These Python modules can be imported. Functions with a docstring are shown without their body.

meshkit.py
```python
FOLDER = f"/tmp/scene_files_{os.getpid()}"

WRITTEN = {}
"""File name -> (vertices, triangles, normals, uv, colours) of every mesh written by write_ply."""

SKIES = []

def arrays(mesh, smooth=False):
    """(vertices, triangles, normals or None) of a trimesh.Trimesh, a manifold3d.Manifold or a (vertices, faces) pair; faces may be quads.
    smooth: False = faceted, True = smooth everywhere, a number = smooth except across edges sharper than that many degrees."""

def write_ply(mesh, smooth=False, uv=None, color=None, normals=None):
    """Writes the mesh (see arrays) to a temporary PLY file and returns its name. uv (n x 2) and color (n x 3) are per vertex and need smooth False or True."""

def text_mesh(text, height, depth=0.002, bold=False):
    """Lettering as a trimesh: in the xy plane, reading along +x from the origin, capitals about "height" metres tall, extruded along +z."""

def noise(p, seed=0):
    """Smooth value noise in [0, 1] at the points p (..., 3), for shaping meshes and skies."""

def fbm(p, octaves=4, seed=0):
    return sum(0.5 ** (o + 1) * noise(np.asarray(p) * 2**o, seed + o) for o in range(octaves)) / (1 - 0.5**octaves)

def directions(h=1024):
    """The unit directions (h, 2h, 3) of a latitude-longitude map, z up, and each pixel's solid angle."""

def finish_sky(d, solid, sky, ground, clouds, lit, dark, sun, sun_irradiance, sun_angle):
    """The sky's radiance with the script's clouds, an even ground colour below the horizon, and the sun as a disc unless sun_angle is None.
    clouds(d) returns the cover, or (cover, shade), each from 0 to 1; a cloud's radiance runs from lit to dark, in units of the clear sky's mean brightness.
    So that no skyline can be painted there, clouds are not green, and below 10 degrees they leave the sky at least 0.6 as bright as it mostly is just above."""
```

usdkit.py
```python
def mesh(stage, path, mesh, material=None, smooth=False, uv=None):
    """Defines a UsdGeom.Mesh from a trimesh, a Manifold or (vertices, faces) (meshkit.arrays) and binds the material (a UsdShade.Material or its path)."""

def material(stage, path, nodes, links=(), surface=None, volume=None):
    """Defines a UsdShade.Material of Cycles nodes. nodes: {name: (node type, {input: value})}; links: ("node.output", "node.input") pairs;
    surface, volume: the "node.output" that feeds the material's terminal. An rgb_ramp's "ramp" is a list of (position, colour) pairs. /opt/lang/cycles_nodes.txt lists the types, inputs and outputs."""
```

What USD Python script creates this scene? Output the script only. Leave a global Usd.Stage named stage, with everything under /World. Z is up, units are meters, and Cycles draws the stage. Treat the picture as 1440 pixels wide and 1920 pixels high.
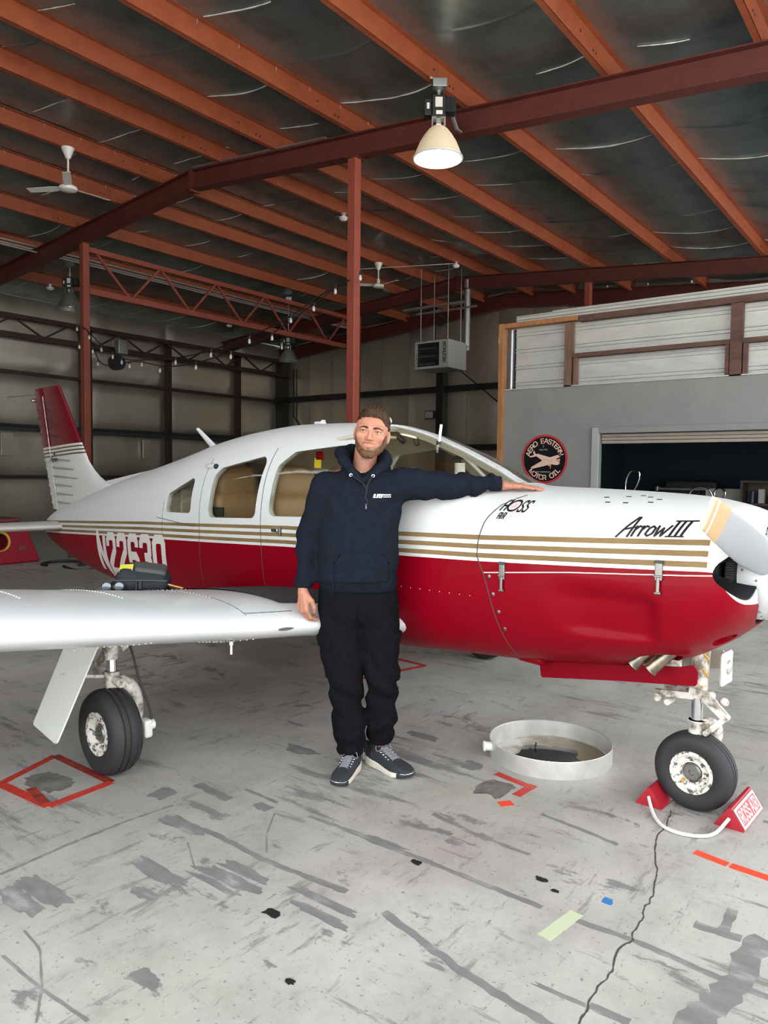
import math, random
import numpy as np, trimesh, manifold3d as m3, usdkit, meshkit
from shapely.geometry import Polygon, LineString, Point, box as sbox
from shapely.ops import unary_union
from shapely import affinity
from pxr import Usd, UsdGeom, UsdLux, UsdShade, Gf, Sdf, Vt
random.seed(7); np.random.seed(7)
stage = Usd.Stage.CreateInMemory()
UsdGeom.SetStageUpAxis(stage, UsdGeom.Tokens.z); UsdGeom.SetStageMetersPerUnit(stage, 1.0)
UsdGeom.Xform.Define(stage, '/World'); UsdGeom.Scope.Define(stage, '/World/Looks')
PI = math.pi

# ---------------------------------------------------------------- camera
F_PX = 1412.0
def cam_axes(yaw, pitch, roll):
    f = np.array([math.sin(yaw)*math.cos(pitch), math.cos(yaw)*math.cos(pitch), math.sin(pitch)])
    r = np.array([math.cos(yaw), -math.sin(yaw), 0]); d = np.cross(f, r)
    c, s = math.cos(roll), math.sin(roll)
    return c*r+s*d, -s*r+c*d, f
cr, cd, cf = cam_axes(*np.radians([52.75, -3.05, -0.58]))
cam = UsdGeom.Camera.Define(stage, '/World/camera')
cam.CreateHorizontalApertureAttr(36.0); cam.CreateVerticalApertureAttr(48.0)
cam.CreateFocalLengthAttr(36.0*F_PX/1440); cam.CreateClippingRangeAttr(Gf.Vec2f(0.05, 300))
cam.CreateExposureAttr(0.38)
m = np.eye(4); m[0, :3] = cr; m[1, :3] = -cd; m[2, :3] = -cf; m[3, :3] = (0, 0, 1.52)
cam.AddTransformOp().Set(Gf.Matrix4d(m.tolist()))

# ---------------------------------------------------------------- sky (bright even overcast outside the open hangar side)
dome = UsdLux.DomeLight.Define(stage, '/World/sky')
dome.CreateIntensityAttr(1.0); dome.CreateColorAttr(Gf.Vec3f(0.93, 0.97, 1.0))

sun = UsdLux.DistantLight.Define(stage, '/World/sun')     # behind the hangar: it lights the apron outside, not the floor under the roof
sun.CreateIntensityAttr(12.0); sun.CreateNormalizeAttr(True); sun.CreateAngleAttr(.6); sun.CreateColorAttr(Gf.Vec3f(1.0, .96, .9)); sun.AddRotateXYZOp().Set(Gf.Vec3f(-38, 14, 0))

# ---------------------------------------------------------------- helpers
used = {}
def numbered(path):
    k = used.get(path, -1)+1; used[path] = k
    return path if k == 0 else '%s_%03d' % (path, k)
MAT = {}
def mat(name, nodes, links=(), surface='p.BSDF'):
    MAT[name] = usdkit.material(stage, '/World/Looks/'+name, nodes, links, surface=surface); return MAT[name]
def plain(name, col, rough=0.5, metal=0.0, **k):
    return mat(name, {'p': ('principled_bsdf', dict(base_color=col, roughness=rough, metallic=metal, **k))})
def srgb(r, g, b): return tuple((c/255/12.92 if c/255 < .04045 else ((c/255+.055)/1.055)**2.4) for c in (r, g, b))
def tagp(prim, label=None, cat=None, group=None, kind=None):
    for k, v in (('label', label), ('category', cat), ('group', group), ('kind', kind)):
        if v: prim.SetCustomDataByKey(k, v)
    return prim
def thing(name, label=None, cat=None, loc=(0, 0, 0), rotz=0.0, group=None, kind=None):
    x = UsdGeom.Xform.Define(stage, numbered('/World/'+name))
    x.AddTranslateOp().Set(Gf.Vec3d(*map(float, loc))); x.AddRotateZOp().Set(float(math.degrees(rotz)))
    return tagp(x.GetPrim(), label, cat, group, kind)
def obj(name, mesh, m, parent=None, smooth=35, label=None, cat=None, group=None, kind=None):
    base = str(parent.GetPath()) if parent is not None else '/World'
    if isinstance(mesh, list): mesh = join(mesh)
    p = usdkit.mesh(stage, numbered(base+'/'+name), mesh, MAT[m] if isinstance(m, str) else m, smooth=smooth).GetPrim()
    return tagp(p, label, cat, group, kind)
def dup(src, loc, rotz=0, label=None, group=None):
    was = src.GetCustomData(); r = thing(src.GetName().rstrip('0123456789').rstrip('_') if src.GetName()[-3:].isdigit() else src.GetName(), label or was.get('label'), was.get('category'), loc, rotz, group or was.get('group'))
    r.GetReferences().AddInternalReference(src.GetPath()); r.SetInstanceable(True); return r
def T(v, f): return trimesh.Trimesh(np.asarray(v, float), np.asarray(f, int), process=False)
def join(ms): return trimesh.util.concatenate([tri(x) for x in ms])
def tri(x):
    if hasattr(x, 'to_mesh'):
        q = x.to_mesh(); return T(q.vert_properties[:, :3], q.tri_verts)
    return x
def man(x):
    q = tri(x); return m3.Manifold(m3.Mesh(np.asarray(q.vertices, np.float32), np.asarray(q.faces, np.uint32)))
def box(c, s):
    b = trimesh.creation.box(s); b.apply_translation(c); return b
def cbox(c, s, r=0.01, n=8):      # box with rounded edges
    h = np.maximum(np.array(s)/2-r, 1e-4); ps = []
    for i in np.ndindex(2, 2, 2):
        ps.append(m3.Manifold.sphere(r, n).translate([float((2*i[k]-1)*h[k]) for k in range(3)]))
    b = tri(m3.Manifold.batch_hull(ps)); b.apply_translation(c); return b
def frame(d):
    d = np.asarray(d, float); d = d/np.linalg.norm(d); a = np.array([0, 0, 1.]) if abs(d[2]) < .9 else np.array([1., 0, 0])
    x = np.cross(a, d); x /= np.linalg.norm(x); return x, np.cross(d, x), d
def bar(p0, p1, w, h, up=(0, 0, 1)):   # box bar along p0-p1; w sideways, h along up
    p0, p1 = np.asarray(p0, float), np.asarray(p1, float); d = p1-p0; L = np.linalg.norm(d); d /= L
    s = np.cross(up, d); s /= np.linalg.norm(s); u = np.cross(d, s)
    b = trimesh.creation.box((L, w, h)); M = np.eye(4); M[:3, 0] = d; M[:3, 1] = s; M[:3, 2] = u; M[:3, 3] = (p0+p1)/2
    b.apply_transform(M); return b
def cyl(p0, p1, r, n=16, r1=None):
    p0, p1 = np.asarray(p0, float), np.asarray(p1, float); x, y, d = frame(p1-p0); r1 = r if r1 is None else r1
    t = np.arange(n)*2*PI/n; c = np.cos(t)[:, None]*x+np.sin(t)[:, None]*y
    v = np.vstack([p0+r*c, p1+r1*c, p0, p1]); f = []
    for i in range(n):
        j = (i+1) % n; f += [(i, j, n+j), (i, n+j, n+i), (2*n, j, i), (2*n+1, n+i, n+j)]
    return T(v, f)
def tube(pts, r, n=10, closed=False, spline=0):
    p = np.asarray(pts, float)
    if spline:
        if np.ndim(r): r = np.interp(np.linspace(0, 1, spline+(0 if closed else 1)), np.linspace(0, 1, len(p)), r)
        from scipy.interpolate import CubicSpline
        q = np.vstack([p, p[:1]]) if closed else p
        t = np.concatenate([[0], np.cumsum(np.linalg.norm(np.diff(q, axis=0), axis=1))])
        tt = np.linspace(0, t[-1], spline+1); p = CubicSpline(t, q, bc_type='periodic' if closed else 'not-a-knot' if len(q) > 3 else 'natural')(tt)
        if closed: p = p[:-1]
    N = len(p); r = np.broadcast_to(np.asarray(r, float), (N,))
    tg = (np.roll(p, -1, 0)-np.roll(p, 1, 0)) if closed else np.gradient(p, axis=0)
    tg /= np.linalg.norm(tg, axis=1)[:, None]; x, y, _ = frame(tg[0]); rings = []
    for i in range(N):
        x = x-tg[i]*(x@tg[i]); x /= np.linalg.norm(x); y = np.cross(tg[i], x)
        t = np.arange(n)*2*PI/n; rings.append(p[i]+r[i]*(np.cos(t)[:, None]*x+np.sin(t)[:, None]*y))
    v = np.vstack(rings); f = []
    for i in range(N if closed else N-1):
        a, b = i*n, ((i+1) % N)*n
        for k in range(n):
            l = (k+1) % n; f += [(a+k, a+l, b+l), (a+k, b+l, b+k)]
    if not closed:
        v = np.vstack([v, p[0], p[-1]]); k0 = len(v)-2
        for k in range(n):
            l = (k+1) % n; f += [(k0, l, k), (k0+1, (N-1)*n+k, (N-1)*n+l)]
    return T(v, f)
def lathe(prof, n=32, c=(0, 0, 0), axis=(0, 0, 1)):   # prof [(r, h)...] closed on the axis when r = 0 at an end
    x, y, d = frame(axis); c = np.asarray(c, float); v = []; f = []; t = np.arange(n)*2*PI/n
    ring = np.cos(t)[:, None]*x+np.sin(t)[:, None]*y
    for r, h in prof: v.append(c+max(r, 1e-5)*ring+h*d)
    v = np.vstack(v)
    for i in range(len(prof)-1):
        for k in range(n):
            l = (k+1) % n; a, b = i*n, (i+1)*n; f += [(a+k, a+l, b+l), (a+k, b+l, b+k)]
    return T(v, f)
def extrude(poly, h, z0=0.0):
    ps = [poly] if poly.geom_type == 'Polygon' else [g for g in poly.geoms if g.geom_type == 'Polygon']
    ms = [trimesh.creation.extrude_polygon(g, h, engine='earcut') for g in ps if g.area > 1e-8]
    b = trimesh.util.concatenate(ms); b.apply_translation((0, 0, z0)); return b
def place(mesh, o, ex, ey):       # xy plane of mesh -> plane through o with axes ex, ey
    ex, ey = np.asarray(ex, float), np.asarray(ey, float); M = np.eye(4); M[:3, 0] = ex; M[:3, 1] = ey; M[:3, 2] = np.cross(ex, ey); M[:3, 3] = o
    b = mesh.copy(); b.apply_transform(M); return b
def grid(f, us, vs):              # surface sheet from f(u, v)
    U, V = np.meshgrid(us, vs, indexing='ij'); p = f(U, V).reshape(-1, 3); nu, nv = len(us), len(vs); q = []
    i = np.arange(nu-1)[:, None]*nv+np.arange(nv-1)[None, :]; i = i.ravel()
    return T(p, np.vstack([np.stack([i, i+nv, i+nv+1], 1), np.stack([i, i+nv+1, i+1], 1)]))
def noise_mat(name, cols, scale=8, rough=0.5, metal=0.0, bump=0.0, bscale=60, detail=4, stretch=(1, 1, 1), rr=None, **k):
    n = {'t': ('texture_coordinate', {}), 'm': ('mapping', {'scale': stretch}), 'n': ('noise_texture', {'scale': scale, 'detail': detail, 'roughness': .6}),
         'r': ('rgb_ramp', {'ramp': cols}), 'p': ('principled_bsdf', dict(roughness=rough, metallic=metal, **k))}
    l = [('t.object', 'm.vector'), ('m.vector', 'n.vector'), ('n.fac', 'r.fac'), ('r.color', 'p.base_color')]
    if bump:
        n['bn'] = ('noise_texture', {'scale': bscale, 'detail': 3}); n['b'] = ('bump', {'strength': bump, 'distance': .01})
        l += [('m.vector', 'bn.vector'), ('bn.fac', 'b.height'), ('b.normal', 'p.normal')]
    if rr:
        n['q'] = ('map_range', {'from_min': .3, 'from_max': .7, 'to_min': rr[0], 'to_max': rr[1]}); l += [('n.fac', 'q.value'), ('q.result', 'p.roughness')]
    return mat(name, n, l)

# ---------------------------------------------------------------- materials
noise_mat('red_oxide', [(.3, (.215, .050, .018)), (.7, (.285, .068, .026))], 5, .55, bump=.05)
noise_mat('maroon_steel', [(.3, (.080, .017, .013)), (.7, (.112, .024, .018))], 4, .5, bump=.05)
noise_mat('column_red', [(.3, (.23, .050, .028)), (.7, (.28, .060, .034))], 4, .5)
noise_mat('girt_dark', [(.3, (.035, .014, .012)), (.7, (.055, .020, .016))], 4, .55)
plain('black_steel', (.012, .012, .013), .5); plain('dark_green_tube', (.03, .04, .036), .45)
plain('white_enamel', (.72, .70, .66), .35); plain('galvanised', (.42, .43, .44), .38, .85)
plain('conduit', (.55, .53, .5), .4, .6); plain('rubber_black', (.02, .02, .022), .65)
plain('chrome', (.75, .75, .76), .12, 1.0); plain('black_plastic', (.015, .015, .017), .4)
noise_mat('wood_raw', [(.35, (.30, .125, .045)), (.65, (.42, .19, .075))], 14, .65, stretch=(1, 1, .15))
noise_mat('wood_aged', [(.35, (.115, .062, .038)), (.65, (.20, .115, .075))], 14, .7, stretch=(1, 1, .15))
noise_mat('wood_brown', [(.35, (.075, .036, .026)), (.65, (.125, .062, .045))], 14, .7, stretch=(1, .2, 1))
noise_mat('drywall_grey', [(.3, (.215, .217, .212)), (.7, (.245, .247, .24))], 3, .6, bump=.05, bscale=120)
plain('trim_grey', (.36, .37, .36), .5); plain('shutter_tan', (.33, .28, .235), .5)
noise_mat('siding_zinc', [(.3, (.46, .46, .435)), (.7, (.56, .56, .53))], 9, .45, .25, stretch=(1, .3, 1))
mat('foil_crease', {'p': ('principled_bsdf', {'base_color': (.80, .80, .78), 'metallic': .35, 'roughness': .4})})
def foil(name, a, b, rough=(.28, .42), seam=None, metal=.85, bs=.12, stretch=(1, 1, 1)):
    noise_mat(name, [(.3, a), (.7, b)], 1.3, .35, metal, bump=bs, bscale=9, rr=rough, stretch=stretch)
foil('foil_roof', (.225, .265, .265), (.29, .335, .33), (.28, .42), bs=.08, metal=.8)
foil('foil_wall', (.50, .45, .37), (.60, .55, .46), (.36, .5), bs=.08, stretch=(1, 1, .3))
# ---------------------------------------------------------------- building
YR, SL, ZB, ZT = 10.75, 0.088, 6.37, 6.69      # ridge, slope, rafter bottom and top at the ridge
XE, YL, X0, Y0 = 20.2, 20.2, -2.0, -2.4
FR = [8.6, 17.3]
def zs(y, z): return z-SL*abs(y-YR)
# --- floor
def floor_material():
    N = lambda sc, de=4, ro=.6, di=0.0: ('noise_texture', {'scale': sc, 'detail': de, 'roughness': ro, 'distortion': di})
    R = lambda *st: ('rgb_ramp', {'ramp': list(st)}); g = lambda v: (v, v, v)
    n = {'t': ('texture_coordinate', {}), 'm1': ('mapping', {'scale': (1, .13, 1)}), 'm2': ('mapping', {'scale': (1, .45, 1)}), 'm3': ('mapping', {'scale': (.2, 1, 1), 'rotation': (0, 0, .3)}),
         'big': N(.55), 'rbig': R((.3, (.345, .332, .308)), (.5, (.43, .418, .393)), (.72, (.51, .50, .478))),
         'mot': N(3.2, 12, .74), 'rmot': R((.28, g(.60)), (.42, g(.88)), (.55, g(1.0)), (.75, g(1.08))), 'mx1': ('mix_color', {'blend_type': 'multiply', 'fac': 1.0}),
         'tint': N(.9, 3), 'rt': R((.3, (.97, 1.0, .91)), (.5, (1, 1, 1)), (.64, (1.0, .955, .94)), (.78, (1.0, .87, .89))), 'mx2': ('mix_color', {'blend_type': 'multiply', 'fac': .8}),
         'zone': N(.7, 4, .6), 'z1': ('map_range', {'from_min': .40, 'from_max': .62, 'to_min': -.06, 'to_max': .07}), 'z2': ('map_range', {'from_min': .62, 'from_max': .38, 'to_min': -.05, 'to_max': .07}),
         'sc': N(11, 9, .74), 'a1': ('math', {'math_type': 'add'}), 'r1': R((.575, g(0)), (.65, g(.75))), 'd1': ('mix_color', {'b': (.155, .152, .147)}),
         'sc2': N(13, 8, .72), 'a3': ('math', {'math_type': 'add'}), 'r3': R((.61, g(0)), (.68, g(.7))), 'd3': ('mix_color', {'b': (.19, .185, .178)}),
         'wr': N(5.5, 9, .70, .3), 'a2': ('math', {'math_type': 'add'}), 'r2': R((.635, g(0)), (.67, g(.8))), 'd2': ('mix_color', {'b': (.165, .165, .162)}),
         'sp': N(42, 5, .75), 'r4': R((.60, g(0)), (.655, g(.75))), 'd4': ('mix_color', {'b': (.12, .117, .112)}), 'lt': N(30, 6, .75), 'r5': R((.62, g(0)), (.70, g(.5))), 'd5': ('mix_color', {'b': (.60, .595, .58)}),
         'rr': ('map_range', {'from_min': .3, 'from_max': .7, 'to_min': .36, 'to_max': .6}), 'b': ('bump', {'strength': .15, 'distance': .004}), 'p': ('principled_bsdf', {'specular_ior_level': .3})}
    l = [('t.object', k+'.vector') for k in ('m1', 'm2', 'm3', 'big', 'mot', 'tint', 'zone', 'sp', 'lt')]+[('m1.vector', 'sc.vector'), ('m3.vector', 'sc2.vector'), ('m2.vector', 'wr.vector'), ('big.fac', 'rbig.fac'), ('mot.fac', 'rmot.fac'), ('tint.fac', 'rt.fac'),
         ('rbig.color', 'mx1.a'), ('rmot.color', 'mx1.b'), ('mx1.result', 'mx2.a'), ('rt.color', 'mx2.b'), ('zone.fac', 'z1.value'), ('zone.fac', 'z2.value'),
         ('sc.fac', 'a1.value1'), ('z1.result', 'a1.value2'), ('a1.value', 'r1.fac'), ('sc2.fac', 'a3.value1'), ('z2.result', 'a3.value2'), ('a3.value', 'r3.fac'), ('wr.fac', 'a2.value1'), ('z2.result', 'a2.value2'), ('a2.value', 'r2.fac'), ('sp.fac', 'r4.fac'), ('lt.fac', 'r5.fac'),
         ('mx2.result', 'd5.a'), ('r5.color', 'd5.fac'), ('d5.result', 'd3.a'), ('r3.color', 'd3.fac'), ('d3.result', 'd1.a'), ('r1.color', 'd1.fac'), ('d1.result', 'd2.a'), ('r2.color', 'd2.fac'), ('d2.result', 'd4.a'), ('r4.color', 'd4.fac'), ('d4.result', 'p.base_color'),
         ('big.fac', 'rr.value'), ('rr.result', 'p.roughness'), ('mot.fac', 'b.height'), ('b.normal', 'p.normal')]
    mat('floor_concrete', n, l)
floor_material()
fl = thing('floor', 'worn grey painted concrete hangar floor', None, kind='structure')
obj('slab', box((8, 4, -.15), (70, 70, .3)), 'floor_concrete', fl, smooth=False)
# --- roof: foil faced insulation draped over the purlins, one sheet between each pair
PY = [-2.35, -1.2, .2, 1.75, 3.34, 5.18, 7.05, 8.62, 9.9, 11.5, 12.75, 14.35, 16.2, 18.05, 20.15]
ce = thing('ceiling', 'silver foil insulation under the hangar roof', None, kind='structure')
rs = np.random.RandomState(3)
for y0, y1 in zip(PY[:-1], PY[1:]):
    xs = [X0]; ph = rs.uniform(0, .6); amps = {}
    for xk in np.arange(X0+ph+.3, XE-.2, 1.22):
        a = rs.choice([0, .006, .012, .02, .03], p=[.15, .25, .3, .2, .1]); 
        for d, h in ((-.35, 0), (-.05, 0), (-.018, .5), (0, 1), (.012, .4), (.05, 0), (.35, 0)):
            xs.append(xk+d); amps[round(xk+d, 4)] = a*h
    xs.append(XE); xs = sorted(set(xs)); A = np.array([amps.get(round(x, 4), 0) for x in xs])
    vs = np.linspace(0, 1, 15); sag = rs.uniform(.05, .09)
    def f(U, V, A=A, xs=xs, y0=y0, y1=y1, sag=sag):
        y = y0+(y1-y0)*V; bow = .10*np.sin(PI*V)+.02*np.sin(2*PI*V)
        p = np.stack([U+bow*1.1+.0*V, y, ZT+.262-SL*np.abs(y-YR)-sag*np.sin(PI*V)**.8], -1)
        n = meshkit.fbm(p*np.array([1.1, 2.0, 1]), 3, 5)-.5
        p[..., 2] += n*.035*np.sin(PI*V)-A[:, None]*np.sin(PI*V)**.5*(.5+meshkit.noise(p*3.1, 9))
        p[..., 0] = np.clip(p[..., 0], X0, XE-.01); return p
    obj('insulation_sheet', grid(f, np.array(xs), vs), 'foil_roof', ce, smooth=True)
    for xk in np.arange(X0+ph+.3, XE-.2, 1.22):        # glints on the folded seams, put in as pale strips of uneven width
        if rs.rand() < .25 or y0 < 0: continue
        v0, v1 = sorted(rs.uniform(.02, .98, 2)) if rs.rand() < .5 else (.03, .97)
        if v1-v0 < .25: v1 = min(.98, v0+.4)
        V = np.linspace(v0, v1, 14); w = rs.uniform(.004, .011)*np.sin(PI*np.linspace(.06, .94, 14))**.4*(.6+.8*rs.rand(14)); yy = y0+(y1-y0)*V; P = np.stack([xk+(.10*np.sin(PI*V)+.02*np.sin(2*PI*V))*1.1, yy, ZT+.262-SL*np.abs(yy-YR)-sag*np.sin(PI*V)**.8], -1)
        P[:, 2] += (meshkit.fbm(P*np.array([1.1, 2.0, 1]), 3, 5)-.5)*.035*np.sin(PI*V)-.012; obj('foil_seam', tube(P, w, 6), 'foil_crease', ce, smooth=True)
obj('roof_skin', [bar(((X0+XE)/2, YR, ZT+.36), ((X0+XE)/2, Y0-.1, ZT+.36-SL*(YR-Y0)), XE-X0, .04), bar(((X0+XE)/2, YR, ZT+.36), ((X0+XE)/2, YL+.1, ZT+.36-SL*(YL-YR)), XE-X0, .04)], 'galvanised', ce, smooth=False)
# --- purlins: zed sections
order = ['lowest of all, outside the view over the open side', 'second from the open side, outside the view', 'third from the open side, outside the view', 'cutting the top right corner of the picture', 'steeply crossing the upper right, right of the lit lamp', 'carrying the white conduit and the lit lamp', 'first to the left of the lit lamp', 'second to the left of the lit lamp', 'last one on the near side of the ridge plate', 'first beyond the ridge plate, carrying both ceiling fans', 'second beyond the ridge plate', 'directly over the red lattice girder', 'beside the three roof conduits', 'last before the left wall']
for i, y in enumerate(PY[:-1]):
    z = zs(y, ZT); L = XE-X0-.1; xm = (X0+XE)/2
    me = [box((xm, y, z+.122), (L, .008, .244)), box((xm, y+.034, z+.004), (L, .07, .008)), box((xm, y-.034, z+.24), (L, .07, .008)), box((xm, y+.066, z+.014), (L, .006, .02))]
    pu = thing('roof_purlin', 'rust red roof purlin '+order[i], 'purlin', kind=None)
    obj('beam', me, 'red_oxide', pu, smooth=False)
    bolts = []
    for xf in FR:
        for dx, dz in ((-.9, .12), (-.55, .07), (-.47, .07), (.5, .1)): bolts.append(cyl((xf+dx, y-.012, z+dz), (xf+dx, y, z+dz), .014, 8))
    obj('bolt', bolts, 'girt_dark', pu, smooth=False, kind='stuff')
    if i in (6, 9, 10):   # clips along the top edge
        obj('clip', [box((x, y-.012, z+.215), (.008, .012, .05)) for x in np.arange(3.2, 9.5, .62)], 'conduit', pu, smooth=False, kind='stuff')
# --- rafters
def rafter(x, label, ys, w=.2, d=.32, m='maroon_steel', plate=True):
    t = thing('roof_rafter', label, 'rafter')
    for a, b, nm in ((ys[0], YR, 'near_slope_beam'), (YR, ys[1], 'far_slope_beam')):
        me = []
        for dz, hh, ww in ((.009, .018, w), (d-.009, .018, w), (d/2, d-.02, .012)):
            me.append(bar((x, a, zs(a, ZB)+dz), (x, b, zs(b, ZB)+dz), ww, hh))
        obj(nm, me, m, t, smooth=False)
    if plate: obj('ridge_plate', [box((x, YR-.012, ZB+d/2-.01), (w+.02, .022, d+.06)), box((x, YR+.012, ZB+d/2-.01), (w+.02, .022, d+.06))], m, t, smooth=False)
    return t
r1 = rafter(8.6, 'wide maroon roof rafter crossing overhead above the lit lamp', (Y0, YL))
obj('galvanised_strip', bar((8.6-.11, 7.6, zs(7.6, ZB)+.33), (8.6-.11, YR-.1, zs(YR, ZB)+.325), .04, .025), 'galvanised', r1, smooth=False)
rafter(17.3, 'farther maroon rafter above the grey partition and heater', (Y0, YL))
rafter(20.0, 'dark rafter against the end wall', (Y0, YL), d=.4, plate=False)
def column(x, y, s, top, label, mt='column_red'):
    t = thing('steel_column', label, 'column', (x, y, 0))
    o = cbox((0, 0, top/2+.006), (s, s, top-.012), .008, 8); obj('shaft', o, mt, t, smooth=False)
    obj('base_plate', box((0, 0, .006), (s+.14, s+.14, .012)), 'maroon_steel', t, smooth=False)
    obj('cap_plate', box((0, 0, top-.008), (s+.1, s+.06, .016)), 'maroon_steel', t, smooth=False); return t
column(8.6, 7.14, .14, zs(7.14, ZB)-.002, 'tall square red column rising behind the man')
column(8.6, 14.2, .14, zs(14.2, ZB)-.002, 'square red column beside the tail fin')
column(17.3, 7.14, .14, zs(7.14, ZB)-.002, 'short-looking red column above the grey partition wall')
column(17.3, 14.2, .14, zs(14.2, ZB)-.002, 'red column behind the tall one, carrying the girder end')
# --- lattice girders
def girder(y, xa, xb, zt, zb, label, m, first, step=1.58, s=.1):
    t = thing('lattice_girder', label, 'girder')
    obj('top_chord', [bar((xa, y, zt), (xb, y, zt), s, s)], m, t, smooth=False); obj('bottom_chord', [bar((xa, y, zb), (xb, y, zb), s*1.2, s*1.2)], m, t, smooth=False)
    x = first
    while x < xb-.2:
        for a, b in ((x, x+step*.48), (x+step*.96, x+step*.52)):
            if max(a, b) < xb: obj('web_bar', bar((a, y, zt-.04), (b, y, zb+.04), .045, .045, up=(0, 1, 0)), m, t, smooth=False)
        x += step
    return t
girder(14.2, 8.68, 17.22, 5.95, 5.12, 'red lattice girder between the inner columns', 'column_red', 8.87)
girder(19.62, X0+.1, 19.9, 5.46, 4.97, 'dark lattice girder along the left wall', 'girt_dark', 8.3, 1.58, .11)
# --- left wall
wl = thing('wall_left', 'foil insulated left hangar wall with dark steel girts', None, kind='structure')
def puff(o, ex, n, w, h, d, seed, m=None):   # pillow of insulation: o corner, ex along, z up, n inward
    o, ex, n = map(lambda q: np.asarray(q, float), (o, ex, n)); nu = max(6, int(w/.14)); nv = max(6, int(h/.14))
    def f(U, V):
        b = d*np.minimum(1, 4*np.minimum(U, 1-U)*w/1.2)**.6*np.minimum(1, 4*np.minimum(V, 1-V)*h/1.2)**.6
        p = o+U[..., None]*w*ex+V[..., None]*h*np.array([0, 0, 1.])
        q = meshkit.fbm(p*np.array([1.7, 1.7, .9]), 3, seed)-.5; wr = np.sin(9*(U*w-V*h*.7)+6*q)*np.exp(-((U-1)**2+V**2)*9)*.02
        return p+(b*(1+.5*q)+wr*.7)[..., None]*n
    return grid(f, np.linspace(0, 1, nu), np.linspace(0, 1, nv))
posts = [X0, -.9, .4, 3.4, 6.3, 9.2, 12.14, 15.0, 17.9, 20.2]; rows = [0, 1.29, 2.6, 4.07, 6.12]
for i in range(9):
    for j in range(4):
        g = puff((posts[i]+.03, YL, rows[j]+.02), (1, 0, 0), (0, -1, 0), posts[i+1]-posts[i]-.06, rows[j+1]-rows[j]-.04, .07, i*7+j)
        g.invert(); obj('insulation_panel', g, 'foil_wall', wl, smooth=True)
obj('outer_skin', box(((X0+XE)/2, YL+.05, 3.2), (XE-X0, .06, 6.4)), 'galvanised', wl, smooth=False)
for z, m, h in ((1.29, 'girt_dark', .08), (2.6, 'dark_green_tube', .15), (4.07, 'girt_dark', .08)):
    obj('girt', box(((X0+XE)/2, YL-.11, z), (XE-X0, .2, h)), m, wl, smooth=False)
obj('girt_pipe', cyl((X0, YL-.26, 2.66), (XE-.2, YL-.26, 2.66), .035, 12), 'dark_green_tube', wl)
for k, x in enumerate(posts[1:-1]): obj('post', box((x, YL-.14, 2.8), (.11 if k != 5 else .3, .22, 5.6)), 'girt_dark', wl, smooth=False)
obj('corner_post', box((20.0, YL-.2, 2.8), (.4, .4, 5.6)), 'black_steel', wl, smooth=False)
obj('switch_box', box((14.15, YL-.17, 2.15), (.24, .08, .55)), 'foil_wall', wl, smooth=False); obj('switch_box', box((9.85, YL-.17, 2.15), (.3, .08, .6)), 'foil_wall', wl, smooth=False)
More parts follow.
